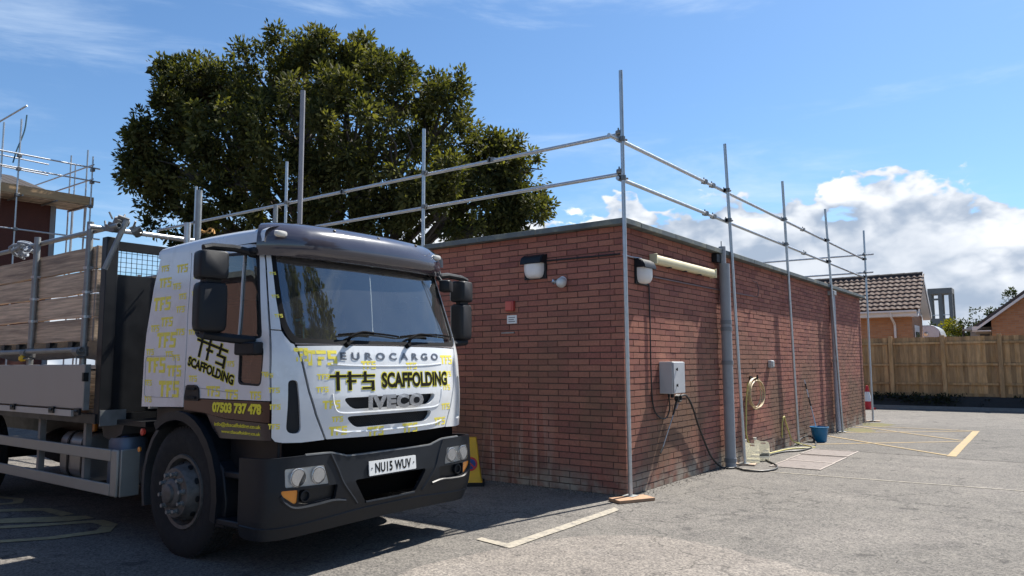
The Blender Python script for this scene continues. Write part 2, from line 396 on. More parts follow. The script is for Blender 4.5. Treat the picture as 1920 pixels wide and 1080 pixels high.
def flat_poly(loops, grid=None):
    """bmesh of a 2D region (outer loop then holes), optionally cut to a grid"""
    bm = bmesh.new(); vl = [[Vector((a, b, 0)) for a, b in lp] for lp in loops]
    verts = [bm.verts.new(p) for lp in vl for p in lp]
    for t in tessellate_polygon(vl):
        try: bm.faces.new([verts[i] for i in t])
        except ValueError: pass
    bmesh.ops.recalc_face_normals(bm, faces=bm.faces)
    return grid_cut(bm, grid) if grid else bm
def grid_cut(bm, grid):
    gs, gz = grid
    for ax, g in ((0, gs), (1, gz)):
        lo = min(v.co[ax] for v in bm.verts); hi = max(v.co[ax] for v in bm.verts)
        k = math.floor(lo/g)+1
        while k*g < hi-1e-6:
            co = [0, 0, 0]; no = [0, 0, 0]; co[ax] = k*g; no[ax] = 1
            bmesh.ops.bisect_plane(bm, geom=bm.verts[:]+bm.edges[:]+bm.faces[:], dist=1e-6, plane_co=co, plane_no=no); k += 1
    def on_grid(e):
        for ax, g in ((0, gs), (1, gz)):
            a, b = e.verts[0].co[ax], e.verts[1].co[ax]
            if abs(a-b) < 1e-5 and abs(a/g-round(a/g))*g < 1e-5: return True
        return False
    ed = [e for e in bm.edges if len(e.link_faces) == 2 and not on_grid(e)]
    if ed: bmesh.ops.dissolve_edges(bm, edges=ed, use_verts=False)
    return bm
def text_bm(body, w, h, bold=0., spacing=1., shear=0., cut=None):
    """text as a flat bmesh scaled to w x h with lower left at the origin"""
    c = bpy.data.curves.new('t', 'FONT'); c.body = body; c.offset = bold; c.space_character = spacing; c.shear = shear; c.resolution_u = 3; c.fill_mode = 'FRONT'
    o = bpy.data.objects.new('t', c); COL.objects.link(o); bpy.context.view_layer.update()
    dg = bpy.context.evaluated_depsgraph_get(); me = bpy.data.meshes.new_from_object(o.evaluated_get(dg))
    bm = bmesh.new(); bm.from_mesh(me); bpy.data.objects.remove(o); bpy.data.meshes.remove(me); bpy.data.curves.remove(c)
    x0 = min(v.co.x for v in bm.verts); x1 = max(v.co.x for v in bm.verts); y0 = min(v.co.y for v in bm.verts); y1 = max(v.co.y for v in bm.verts)
    for v in bm.verts: v.co = ((v.co.x-x0)/(x1-x0)*w, (v.co.y-y0)/(y1-y0)*h, 0)
    if cut:
        for ax, g in ((0, cut[0]), (1, cut[1])):
            lo = min(v.co[ax] for v in bm.verts); hi = max(v.co[ax] for v in bm.verts); k = math.floor(lo/g)+1
            while k*g < hi-1e-6:
                co = [0, 0, 0]; no = [0, 0, 0]; co[ax] = k*g; no[ax] = 1
                bmesh.ops.bisect_plane(bm, geom=bm.verts[:]+bm.edges[:]+bm.faces[:], dist=1e-6, plane_co=co, plane_no=no); k += 1
    return bm
def bm_map(bms, fn):
    """map the 2D verts of one or more bmeshes with fn(u, v)->3D and join them into one mesh"""
    out = bmesh.new()
    for bm in bms:
        vm = {v: out.verts.new(fn(v.co.x, v.co.y)) for v in bm.verts}
        for f in bm.faces:
            try: out.faces.new([vm[v] for v in f.verts])
            except ValueError: pass
        bm.free()
    return out
def bm_obj(bm, name, m, parent=None, thick=0., **k):
    if thick: bmesh.ops.solidify(bm, geom=bm.faces[:], thickness=thick)
    bmesh.ops.recalc_face_normals(bm, faces=bm.faces)
    me = bpy.data.meshes.new(name); bm.to_mesh(me); bm.free()
    return link(name, me, m, parent, **k)
def sheet(name, poly, z, m, parent=None, cuts=None):
    """a flat painted or laid sheet on the ground"""
    bm = flat_poly([poly])
    return bm_obj(bm_map([bm], lambda a, b: (a, b, z)), name, m, parent, smooth=False)
def line_poly(p, q, w):
    p, q = Vector(p), Vector(q); d = (q-p).normalized(); n = Vector((-d.y, d.x))*w/2
    return [tuple(p+n), tuple(p-n), tuple(q-n), tuple(q+n)]
# ------------------------------------------------------------------ ground
def asphalt(name, col, blotch, bl=.5, bh=.7):
    m = bpy.data.materials.new(name); m.use_nodes = True; nt = m.node_tree; N = nt.nodes; L = nt.links; b = N['Principled BSDF']
    g = N.new('ShaderNodeNewGeometry'); pos = g.outputs['Position']
    def nz(s, d=5, r=.6):
        n = N.new('ShaderNodeTexNoise'); L.new(pos, n.inputs['Vector']); n.inputs['Scale'].default_value = s; n.inputs['Detail'].default_value = d; n.inputs['Roughness'].default_value = r; return n.outputs[0]
    def rng(v, a, c, e=0., f=1.):
        n = N.new('ShaderNodeMapRange'); L.new(v, n.inputs[0]); n.inputs[1].default_value = a; n.inputs[2].default_value = c; n.inputs[3].default_value = e; n.inputs[4].default_value = f; return n.outputs[0]
    def mix(f, a, c, bt='MIX'):
        n = N.new('ShaderNodeMix'); n.data_type = 'RGBA'; n.blend_type = bt
        if isinstance(f, float): n.inputs[0].default_value = f
        else: L.new(f, n.inputs[0])
        for i, v in ((6, a), (7, c)):
            if isinstance(v, tuple): n.inputs[i].default_value = (*v, 1)
            else: L.new(v, n.inputs[i])
        return n.outputs[2]
    def warp(v):
        n = N.new('ShaderNodeTexNoise'); L.new(v, n.inputs['Vector']); n.inputs['Scale'].default_value = 2.2; n.inputs['Detail'].default_value = 5
        k = N.new('ShaderNodeVectorMath'); k.operation = 'MULTIPLY_ADD'; L.new(n.outputs['Color'], k.inputs[0]); k.inputs[1].default_value = (.8, .8, .8); L.new(v, k.inputs[2]); return k.outputs[0]
    vo = N.new('ShaderNodeTexVoronoi'); L.new(pos, vo.inputs['Vector']); vo.inputs['Scale'].default_value = 75; vo.inputs['Randomness'].default_value = 1
    c = mix(rng(nz(.55, 6, .65), bl, bh), col, blotch)
    c = mix(rng(nz(2.7, 6, .7), .42, .72), c, mix(1., c, (.74, .74, .76), 'MULTIPLY'))
    c = mix(rng(nz(.9, 8, .75), .56, .70, 0., .75), c, mix(1., c, (.5, .5, .53), 'MULTIPLY'))
    c = mix(rng(nz(3.1, 3, .5), .66, .70, 0., .7), c, mix(1., c, (.42, .42, .44), 'MULTIPLY'))
    c = mix(rng(nz(7.5, 2, .4), .70, .74, 0., .5), c, mix(1., c, (1.35, 1.33, 1.3), 'MULTIPLY'))
    ck = N.new('ShaderNodeTexVoronoi'); ck.feature = 'DISTANCE_TO_EDGE'; L.new(warp(pos), ck.inputs['Vector']); ck.inputs['Scale'].default_value = .33
    c = mix(rng(ck.outputs['Distance'], .006, .0, 0., .8), c, mix(1., c, (.35, .35, .36), 'MULTIPLY'))
    sp = N.new('ShaderNodeSeparateColor'); L.new(vo.outputs['Color'], sp.inputs[0])
    c = mix(1., c, mix(rng(sp.outputs[0], 0., 1.), (.55, .55, .55), (1.5, 1.46, 1.4)), 'MULTIPLY')
    c = mix(rng(nz(190, 3, .7), .62, .78, 0., .55), c, (.32, .29, .25))
    L.new(c, b.inputs['Base Color']); b.inputs['Roughness'].default_value = .9; b.inputs['Specular IOR Level'].default_value = .3
    bp = N.new('ShaderNodeBump'); bp.inputs['Strength'].default_value = .7; bp.inputs['Distance'].default_value = .008
    L.new(nz(110, 4, .7), bp.inputs['Height']); L.new(bp.outputs[0], b.inputs['Normal']); MATS[name] = m; return m
tar_main = asphalt('old_tarmac', (0.143, 0.135, 0.125), (0.177, 0.165, 0.153))
tar_patch = asphalt('worn_tarmac', (0.198, 0.180, 0.163), (0.238, 0.219, 0.200))
tar_far = asphalt('bay_tarmac', (0.121, 0.115, 0.107), (0.154, 0.145, 0.134))
paint_white = mat('worn_road_paint', (.33, .295, .235), .8, 0, .25, 30, .2, 90, col2=(.16, .15, .14), c2scale=14, c2lo=.48, c2hi=.66)
paint_yellow = mat('yellow_road_paint', (.33, .235, .105), .8, 0, .2, 25, .2, 90, col2=(.17, .15, .12), c2scale=12, c2lo=.48, c2hi=.68)
paint_faded = mat('faded_letters', (.36, .305, .17), .85, 0, .3, 16, col2=(.22, .19, .13), c2scale=6, c2lo=.5, c2hi=.7)
moss_mat = mat('moss', (.105, .095, .03), .95, 0, .4, 20, .3, 70)

bm = bmesh.new(); bmesh.ops.create_grid(bm, x_segments=60, y_segments=60, size=450)
ground = bm_obj(bm, 'ground', tar_main, None, smooth=False, local=True); tag(ground, kind='structure')
def rough_outline(pts, amp=.04, step=.12, seed=3):
    out = []
    for i, p in enumerate(pts):
        a, b = Vector(p), Vector(pts[(i+1) % len(pts)]); n = max(1, int((b-a).length/step))
        for k in range(n):
            q = a.lerp(b, k/n); nn = noise.noise_vector(Vector((q.x*3+seed, q.y*3, seed)))
            out.append((q.x+nn.x*amp, q.y+nn.y*amp))
    return out
wp = sheet('worn_tarmac_patch', rough_outline([(.1, -3.6), (.42, -2.3), (.75, -1.8), (1.05, -1.62), (1.55, -1.6), (1.95, -1.75), (2.45, -1.85), (3.4, -2.3), (3.6, -5.2), (1.2, -5.6), (.2, -5.0)], .10), .003, tar_patch)
tag(wp, kind='structure')
fp = sheet('bay_tarmac_area', rough_outline([(.02, 5.85), (.75, 6.08), (1.5, 6.03), (2.6, 5.93), (9, 5.75), (9, 12.2), (.02, 12.6)], .03), .003, tar_far)
tag(fp, kind='structure')
jl = sheet('tarmac_joint', rough_outline([(.30, 2.91), (.83, 2.835), (1.8, 2.865), (2.7, 2.92), (3.64, 2.96), (8, 3.1), (8, 3.14), (3.64, 2.995), (2.7, 2.955), (1.8, 2.90), (.83, 2.87), (.30, 2.95)], .012, .15, 9), .005, paint_white)
tag(jl, kind='structure')
mo = sheet('moss_patch', rough_outline([(.05, 9.95), (.6, 9.7), (.75, 10.4), (.35, 10.9), (.05, 10.8)], .12), .0045, moss_mat); tag(mo, kind='structure')
mo = sheet('moss_patch', rough_outline([(.05, 11.7), (.6, 11.5), (.75, 12.3), (.3, 12.7), (.05, 12.6)], .12), .0045, moss_mat); tag(mo, kind='structure')
# dark weathered strip along the foot of the lit wall
# painted marks
L_ = sheet('parking_line', rough_outline([(-.092, -2.61), (-.10, -2.53), (.225, -2.575), (.20, -.67), (.31, -.75), (.345, -2.66), (.325, -2.69)], .008, .06, 5), .007, paint_white)
tag(L_, 'worn cream painted corner line on the tarmac in front of the truck', 'road marking')
box = thing('hatched_bay', 'yellow painted hatched bay with crossing lines beyond the blue bucket', 'road marking', (1.4, 8.8, 0))
def stroke(p, q, w, z=.0075):
    return sheet('painted_line', rough_outline(line_poly(p, q, w), .006, .25, 4), z, paint_yellow, box)
stroke((2.57, 6.12), (2.49, 11.45), .13, .0085); stroke((.28, 6.75), (2.48, 8.82), .075); stroke((.14, 8.5), (2.5, 6.24), .075, .0105)
stroke((.18, 9.45), (2.43, 11.36), .07); stroke((.06, 11.33), (2.46, 8.95), .07, .0105); stroke((.35, 11.42), (2.5, 11.38), .07, .0125)
lettering = thing('ground_lettering', 'faded yellowish painted letter strokes on the tarmac under the truck side', 'road marking', (-4.3, -4.6, 0))
for poly in ([(-6.4, -4.30), (-5.62, -4.09), (-5.30, -4.22), (-5.40, -4.45), (-5.9, -4.62), (-5.9, -4.54), (-5.5, -4.40), (-5.44, -4.27), (-5.65, -4.19), (-6.4, -4.38)],
             [(-5.3, -4.70), (-4.72, -4.16), (-4.17, -4.15), (-4.16, -4.28), (-4.62, -4.27), (-5.2, -4.79)],
             [(-4.7, -4.86), (-3.98, -4.12), (-3.78, -4.13), (-3.84, -4.36), (-4.45, -4.94)],
             [(-4.3, -5.05), (-3.62, -4.12), (-3.30, -4.12), (-3.02, -4.33), (-3.12, -4.75), (-3.5, -5.25), (-3.6, -5.2), (-3.26, -4.74), (-3.18, -4.38), (-3.36, -4.24), (-3.56, -4.25), (-4.2, -5.12)]):
    sheet('letter_stroke', rough_outline(poly, .02, .1, 2), .006, paint_faded, lettering)
# inspection covers let into the tarmac
cover_m = mat('cover_infill', (.185, .158, .145), .85, 0, .35, 24, .4, 60, col2=(.13, .11, .10), c2scale=9)
cover_f = mat('cover_frame', (.27, .235, .21), .6, .3, .2, 20)
for i, (x0, x1, y0, y1, lab) in enumerate(((.57, 1.23, 3.42, 4.22, 'pinkish inspection cover nearest the wall hose, front one of three in a row'),
                                      (.55, 1.22, 4.28, 5.04, 'middle plain inspection cover of the three in a row on the tarmac'),
                                      (.52, 1.20, 5.2, 5.98, 'dark blotched inspection cover nearest the hatched bay, back one of three'))):
    t = thing('inspection_cover', lab, 'manhole cover', ((x0+x1)/2, (y0+y1)/2, 0), 'inspection covers in the tarmac')
    MB().box(x0, x1, y0, y1, -.05, .006).build('infill', cover_m, t, bev=.002)
    f = MB()
    for a in ((x0-.03, x1+.03, y0-.03, y0-.002), (x0-.03, x1+.03, y1+.002, y1+.03), (x0-.03, x0-.002, y0-.0015, y1+.0015), (x1+.002, x1+.03, y0-.0015, y1+.0015)): f.box(*a, -.05, .011)
    f.build('frame', cover_f, t, smooth=False)

# ------------------------------------------------------------------ brick building
BW, BD, NC, CH = 12.6, 12.85, 42, .075      # width along face A, depth along face B, courses, course height
HW = NC*CH
bld = thing('brick_building', 'flat roofed red brick building with dark coping behind the truck', 'building', (-BW/2, BD/2, 0))
MB().box(-BW+.009, -.009, .009, BD-.009, -.1, HW-.004).build('wall_core', mortar, bld, smooth=False)
roof_m = mat('roof_felt', (.12, .125, .13), .85, 0, .25, 4, .2, 60)
MB().box(-BW+.2, -.2, .2, BD-.2, HW-.3, HW+.012).build('roof', roof_m, bld, smooth=False)
bricks = []     # (face, u0, u1, row, depth)
for row in range(NC):
    even = row % 2 == 0
    # face A: u = -x
    js = [0.0, .175] if even else [.108, .325]
    if not even: bricks.append(('A', .0, .10, row, -1))       # header belongs to the face B brick
    u = js[-1]
    bricks.append(('A', js[0], u-.01, row, .1))
    while u < BW-.05:
        e = min(u+.30, BW); bricks.append(('A', u, e-.01, row, .1)); u = e
    js = [.108, .39] if even else [0., .24]
    if even: bricks.append(('B', 0., .10, row, -1))
    u = js[-1]; bricks.append(('B', js[0], u-.01, row, .1))
    while u < BD-.05:
        e = min(u+.30, BD); bricks.append(('B', u, e-.01, row, .1)); u = e
bricks = [b for b in bricks if b[4] > 0]
def brick_center(b):
    u = (b[1]+b[2])/2; z = (b[3]+.5)*CH
    return Vector((-u, 0, z)) if b[0] == 'A' else Vector((0, u, z))
def score(b):
    c = brick_center(b); d = CAM-c; n = Vector((0, -1, 0)) if b[0] == 'A' else Vector((1, 0, 0))
    if b[0] == 'A' and (c.x < -2.75 or (c.x < -1.7 and c.z < .9)): return 0
    return (b[2]-b[1])*max(0, d.normalized().dot(n))/d.length_squared
bricks.sort(key=score, reverse=True)
def brick_geo(mb, b, rel=None):
    jx = random.uniform(-.002, .002); jz = random.uniform(-.0015, .0015); pr = random.uniform(-.002, .0025)
    u0, u1, z0 = b[1]+jx, b[2]+jx, b[3]*CH+jz+.005; z1 = z0+CH-.011
    if b[1] == 0.: u0 = -pr
    a = random.random()
    if b[0] == 'A': mb.box(-u1, -u0, -pr, b[4], z0, z1, a)
    else: mb.box(-b[4], pr, u0, u1, z0, z1, a)
# individual bricks share a few meshes
shared = {}
def shared_brick(face, ln, k):
    key = (face, round(ln, 3), k)
    if key not in shared:
        a = k/6.
        h = CH-.0105; mb = MB(); e = .003
        # brick with a small arris on the face
        if face == 'A':
            o = [(-ln/2, .0, 0), (ln/2, .0, 0), (ln/2, .0, h), (-ln/2, .0, h)]; i = [(-ln/2+e, -e, e), (ln/2-e, -e, e), (ln/2-e, -e, h-e), (-ln/2+e, -e, h-e)]; bk = [(-ln/2, .1, 0), (ln/2, .1, 0), (ln/2, .1, h), (-ln/2, .1, h)]
        else:
            o = [(0, -ln/2, 0), (0, ln/2, 0), (0, ln/2, h), (0, -ln/2, h)]; i = [(e, -ln/2+e, e), (e, ln/2-e, e), (e, ln/2-e, h-e), (e, -ln/2+e, h-e)]; bk = [(-.1, -ln/2, 0), (-.1, ln/2, 0), (-.1, ln/2, h), (-.1, -ln/2, h)]
        v = i+o+bk; f = [(0, 1, 2, 3)]
        for s in range(4): f += [(s, (s+1) % 4, 4+(s+1) % 4, 4+s), (4+s, 4+(s+1) % 4, 8+(s+1) % 4, 8+s)]
        f.append((11, 10, 9, 8))
        me = bpy.data.meshes.new('brick'); me.from_pydata(v, [], f); me.materials.append(brickm)
        at_ = me.attributes.new('bv', 'FLOAT', 'POINT'); at_.data.foreach_set('value', [a]*12)
        bm = bmesh.new(); bm.from_mesh(me); bmesh.ops.recalc_face_normals(bm, faces=bm.faces); bm.to_mesh(me); bm.free()
        shared[key] = me
    return shared[key]
bw = wloc(bld)
for b in bricks[:300]:
    c = brick_center(b); ln = b[2]-b[1]
    o = bpy.data.objects.new('brick', shared_brick(b[0], ln, random.randrange(6))); COL.objects.link(o); o.parent = bld
    pr = random.uniform(-.002, .002)
    p = Vector((c.x, -pr, b[3]*CH+.005)) if b[0] == 'A' else Vector((pr, c.y, b[3]*CH+.005))
    o.location = p-bw+Vector((0, 0, random.uniform(-.0015, .0015)))
rest = MB()
for b in bricks[300:]: brick_geo(rest, b)
tag(rest.build('remaining_bricks', brickm, bld, smooth=False), kind='stuff')
# coping laid in lengths, with a small drip overhang
OV = .11
def cope(x0, x1, y0, y1):
    MB().box(x0, x1, y0, y1, HW-.003+random.uniform(0, .002), HW+.066+random.uniform(-.003, .003)).build('coping_stone', coping_mat, bld, bev=.006)
xs = [OV, -1.17, -2.135, -3.1, -4.07, -5.0, -6.0, -7.0, -8.0, -9.0, -10.0, -11.0, -BW-OV]
for i in range(len(xs)-1): cope(xs[i+1]+.004, xs[i]-(.0 if i == 0 else .004), -OV, .30)
ys = [.304, 1.3, 2.35, 3.4, 4.4, 5.4, 6.4, 7.5, 8.5, 9.5, 10.5, 11.6, BD+OV]
for i in range(len(ys)-1): cope(-.30, OV, ys[i]+.003, ys[i+1]-.003)
cope(-BW-OV, -BW+.3, .304, BD+OV)

# ------------------------------------------------------------------ scaffold round the roof edge
scf = thing('scaffold_guardrail', 'galvanised tube scaffold guard rail standing round the brick building', 'scaffolding', (0, 0, 0))
TR = .02415
def tube_part(p, q, name='pole', m=galv): return MB().pipe(p, q, TR).build(name, m, scf)
poles = [((.105, -.115, .04), (.085, -.10, 5.0))]
poles += [((.20, 3.34, .03), (.10, 3.25, 4.905)), ((.105, 6.49, .02), (.10, 6.2, 4.9)), ((.178, 9.56, .02), (.10, 9.31, 4.89)), ((.115, 13.1, .03), (.105, 13.26, 4.97))]
polesA = [((-3.12, -.12, .03), (-3.13, -.10, 4.92)), ((-6.30, -.12, .03), (-6.335, -.10, 4.98)), ((-9.13, -.12, .03), (-9.165, -.1, 4.97))]
for p, q in poles+polesA: tube_part(p, q)
tube_part((.045, -.35, 4.155), (.04, 13.5, 4.225), 'rail'); tube_part((.045, -.16, 3.685), (.045, 13.5, 3.735), 'rail')
tube_part((-10.6, -.05, 4.285), (.02, -.05, 4.24), 'rail'); tube_part((-10.6, -.05, 3.79), (.0, -.05, 3.755), 'rail')
tube_part((-6.0, 13.16, 4.36), (.33, 13.16, 4.31), 'rail'); tube_part((-6.0, 13.16, 3.87), (.30, 13.16, 3.84), 'rail')
# coupler, one mesh copied
cm = MB()
cm.cyl((0, 0, -.028), (0, 0, .028), .036, 10); cm.cyl((-.045, -.03, 0), (-.045, .03, 0), .034, 10); cm.box(-.05, .0, -.03, .03, -.03, .03)
cm.cyl((.02, .03, 0), (.02, .062, 0), .009, 6); cm.cyl((-.06, 0, .03), (-.06, 0, .055), .009, 6); cm.cyl((.02, .058, 0), (.02, .072, 0), .014, 6)
coup = cm.build('coupler', fitting, scf, local=True)
def put_coupler(p, rz=0, first=[True]):
    o = coup if first[0] else copy_obj(coup, scf)
    first[0] = False; o.location = Vector(p)-wloc(scf); o.rotation_euler = (0, 0, rz); return o
for (p, q) in poles:
    p, q = Vector(p), Vector(q)
    for k, z in enumerate((4.16, 3.69)):
        zz = z+.05*q.y/13; c = p.lerp(q, (zz-p.z)/(q.z-p.z)); put_coupler(c, 0)
        if q.y < 1: put_coupler(c+Vector((-.045, .05, .085)), PI/2)
for (p, q) in polesA:
    for z in (4.265, 3.77): put_coupler((q[0]+.005, -.10, z), -PI/2)
# sleeve joints in the rails
for y, z in ((2.55, 4.17), (2.85, 4.172), (2.55, 3.695), (2.85, 3.697), (7.7, 4.197), (7.7, 3.713)):
    put_coupler((.045, y, z), R(90))
for x in (-4.9, -1.9): put_coupler((x, -.05, 4.26), R(0))
put_coupler((.10, 13.19, 4.315), R(90)); put_coupler((.10, 13.19, 3.845), R(90))
# pole joint collars
for p, q in poles[:4]:
    p, q = Vector(p), Vector(q); c = p.lerp(q, .315 if p.y < 1 else .33); d = (q-p).normalized()
    MB().cyl(c-d*.006, c+d*.006, .0275, 12).build('joint_pin', galv, scf)
# base plates and sole boards
for p, q in poles+polesA:
    MB().box(p[0]-.07, p[0]+.07, p[1]-.07, p[1]+.07, p[2]-.004, p[2]+.002).cyl((p[0], p[1], p[2]), (p[0], p[1], p[2]+.09), .019, 10).build('base_plate', galv_old, scf)
def sole(name, c, ax, hw, hl, t, label, m):
    d = Vector((math.cos(ax), math.sin(ax), 0)); n = Vector((-d.y, d.x, 0)); mb = MB()
    mb.obox(Vector((c[0], c[1], t/2+.001)), d*hl, n*hw, Vector((0, 0, t/2)))
    return tag(mb.build(name, m, None, bev=.004), label, 'board', 'sole boards under the scaffold poles')
board_m = mat('sole_board_wood', (0.336, 0.200, 0.120), .8, 0, .35, 12, .3, 50, aniso=(1, .3, 1))
sole('sole_board', (.165, -.20), R(62), .11, .235, .035, 'short timber sole board under the pole at the near building corner', board_m)
sole('sole_board', (.19, 3.36), R(10), .10, .16, .025, 'small worn board under the scaffold pole beside the white jerrycans', wood_side)
sole('sole_board', (.115, 13.1), R(0), .10, .16, .025, 'small dark board under the far end scaffold pole', wood_side)
# ------------------------------------------------------------------ truck (local frame: +X forward, origin at the front, near side is -Y)
TO = Vector((-.3, -3.4, 0))
truck = thing('scaffolding_truck', 'white scaffolding flatbed lorry with yellow and black lettering parked beside brick building', 'truck', TO)
ZT = [.2, .95, 1.25, 1.6, 1.72, 2.38, 2.62]; FT = [-.03, -.01, 0, -.03, -.06, -.30, -.42]
def interp(x, xs, ys):
    if x <= xs[0]: return ys[0]
    for i in range(1, len(xs)):
        if x <= xs[i]: return ys[i-1]+(ys[i]-ys[i-1])*(x-xs[i-1])/(xs[i]-xs[i-1])
    return ys[-1]
def smooth_tab(xs, ys):
    # monotone-ish smoothing of the front profile so that the panels have no kinks
    def f(z):
        w = 0; t = 0
        for k in range(-3, 4):
            q = math.exp(-(k/2)**2); w += q; t += q*interp(z+k*.035, xs, ys)
        return t/w
    return f
fcz = smooth_tab(ZT, FT)
def wz(z): return 1. if z < 1.6 else 1-.045*min(1, (z-1.6)/.9)
class Curve:
    def __init__(s, W, n, a, back):
        s.W, s.a = W, a; pts = []
        for i in range(241):
            t = math.sin(PI/2*i/240) if i < 240 else 1.
            pts.append((-a*(1-max(0., 1-t**n)**(1/n)), W*t))
        pts.append((-back, W)); S = [0.]
        for i in range(1, len(pts)): S.append(S[-1]+math.hypot(pts[i][0]-pts[i-1][0], pts[i][1]-pts[i-1][1]))
        s.p, s.S = pts, S; s.back = back
    def at(s, q):
        sg = -1 if q < 0 else 1; q = min(abs(q), s.S[-1]); lo, hi = 0, len(s.S)-1
        while hi-lo > 1:
            m = (lo+hi)//2
            if s.S[m] <= q: lo = m
            else: hi = m
        t = (q-s.S[lo])/max(1e-9, s.S[hi]-s.S[lo]); a, b = s.p[lo], s.p[hi]
        return a[0]+(b[0]-a[0])*t, sg*(a[1]+(b[1]-a[1])*t)
    def s_y(s, y):
        sg = -1 if y < 0 else 1; y = abs(y)
        for i in range(1, 241):
            if s.p[i][1] >= y:
                a, b = s.p[i-1], s.p[i]; t = (y-a[1])/max(1e-9, b[1]-a[1]); return sg*(s.S[i-1]+t*(s.S[i]-s.S[i-1]))
        return sg*s.S[240]
    def s_x(s, x):
        """arc position on the near (-Y) side for a base x"""
        if x <= -s.a: return -(s.S[240]+(-s.a-x))
        for i in range(1, 241):
            if s.p[i][0] <= x:
                a, b = s.p[i-1], s.p[i]; t = (x-a[0])/min(-1e-9, b[0]-a[0]); return -(s.S[i-1]+t*(s.S[i]-s.S[i-1]))
        return -s.S[240]
CC = Curve(1.05, 2.8, .30, 2.02)
def wt(bx): return max(0., min(1., (bx+2.02)/1.6))
def cabp(s, z):
    bx, by = CC.at(s); return Vector((bx+fcz(z)*wt(bx), by*wz(z), z))
def cabm(s, z, off=0.):
    p = cabp(s, z)
    if not off: return p
    e = .004; n = (cabp(s+e, z)-cabp(s-e, z)).cross(cabp(s, z+e)-cabp(s, z-e)).normalized()
    return p+n*off
def Fs(y, z): return (CC.s_y(y/wz(z)), z)          # front feature given lateral position
def Ss(x, z):                                      # side feature given actual x
    lo, hi = -2.02, 0.
    for _ in range(40):
        m = (lo+hi)/2
        if m+fcz(z)*wt(m) < x: lo = m
        else: hi = m
    return (CC.s_x(lo), z)
def Mx(p): return (-p[0], p[1])                    # mirror to the far side
def patch(name, loops, m, parent=truck, off=0., thick=.03, grid=(.05, .08), inner=cab_inside, mp=None, **k):
    """panel following the cab skin: outer face, inner face (lining) and edges"""
    mp = mp or cabm; fb = flat_poly(loops, grid); fb.verts.index_update()
    if not thick: return bm_obj(bm_map([fb], lambda a, b: mp(a, b, off)), name, m, parent, local=True, **k)
    uv = [(v.co.x, v.co.y) for v in fb.verts]; n = len(uv)
    vs_ = [mp(a, b, off) for a, b in uv]+[mp(a, b, off-thick) for a, b in uv]; fs_ = []; mi = []
    for f in fb.faces:
        ids = [v.index for v in f.verts]
        if f.normal.z < 0: ids = ids[::-1]
        fs_ += [ids, [n+i for i in ids[::-1]]]; mi += [0, 1 if inner else 0]
    for e in fb.edges:
        if len(e.link_faces) == 1:
            l = e.link_loops[0]; i, j = l.vert.index, l.link_loop_next.vert.index
            if e.link_faces[0].normal.z < 0: i, j = j, i
            fs_.append([j, i, n+i, n+j]); mi.append(0)
    fb.free(); me = bpy.data.meshes.new(name); me.from_pydata([tuple(v) for v in vs_], [], fs_); me.update()
    for x in ([m, inner] if inner else [m]): me.materials.append(x)
    me.polygons.foreach_set('material_index', mi)
    o = link(name, me, [], parent, local=True, **k)
    return o
def both(name, loops, m, **k):
    patch(name, loops, m, **k); patch(name, [[Mx(p) for p in lp][::-1] for lp in loops], m, **k)

G = .006    # half a panel gap
# --- grille panel (bonnet flap) with its two openings
gr1 = round_poly([Fs(-.53, 1.268), Fs(-.44, 1.178), Fs(.44, 1.178), Fs(.52, 1.268)], .06)
gr2 = round_poly([Fs(-.50, 1.126), Fs(-.41, 1.037), Fs(.40, 1.037), Fs(.47, 1.126)], .06)
pan = [Fs(-.662, .962), Fs(-.3, .955), Fs(0, .953), Fs(.3, .955), Fs(.662, .962), Fs(.745, 1.15), Fs(.80, 1.32), Fs(.845, 1.55), Fs(.878, 1.665), Fs(.55, 1.672), Fs(0, 1.675), Fs(-.55, 1.672), Fs(-.878, 1.665), Fs(-.845, 1.55), Fs(-.80, 1.32), Fs(-.745, 1.15)]
def dense(poly, st=.05):
    out = []
    for i, p in enumerate(poly):
        q = poly[(i+1) % len(poly)]; n = max(1, int(math.dist(p, q)/st))
        out += [(p[0]+(q[0]-p[0])*k/n, p[1]+(q[1]-p[1])*k/n) for k in range(n)]
    return out
def shrink(poly, g):
    cx = sum(p[0] for p in poly)/len(poly); cz = sum(p[1] for p in poly)/len(poly)
    return [(p[0]-math.copysign(min(g, abs(p[0]-cx)), p[0]-cx), p[1]-math.copysign(min(g, abs(p[1]-cz)), p[1]-cz)) for p in poly]
gp = patch('grille_panel', [dense(shrink(pan, G)), dense(gr1), dense(gr2)], white_paint, thick=.04)
# raised lip round the lower edge of the grille and a crease under the badge
def surf_tube(pts, r, off, name, m, parent=truck, seg=6, mp=None):
    mp = mp or cabm
    return MB().tube([mp(s, z, off) for s, z in catmull_2(pts)], r, seg).build(name, m, parent, local=True)
def catmull_2(pts, n=6): return [(p.x, p.y) for p in catmull([(a, b, 0) for a, b in pts], n)]
surf_tube([Fs(-.615, 1.30), Fs(-.60, 1.22), Fs(-.545, 1.158), Fs(-.3, 1.150), Fs(0, 1.149), Fs(.3, 1.150), Fs(.53, 1.158), Fs(.585, 1.22), Fs(.60, 1.30)], .008, -.003, 'grille_lip', white_paint, gp)
surf_tube([Fs(-.60, 1.03), Fs(-.45, 1.006), Fs(0, 1.0), Fs(.45, 1.006), Fs(.60, 1.03)], .009, -.003, 'grille_lip', white_paint, gp)
surf_tube([Fs(-.62, 1.525), Fs(-.4, 1.512), Fs(0, 1.507), Fs(.4, 1.512), Fs(.62, 1.525)], .008, -.003, 'crease', white_paint, gp)
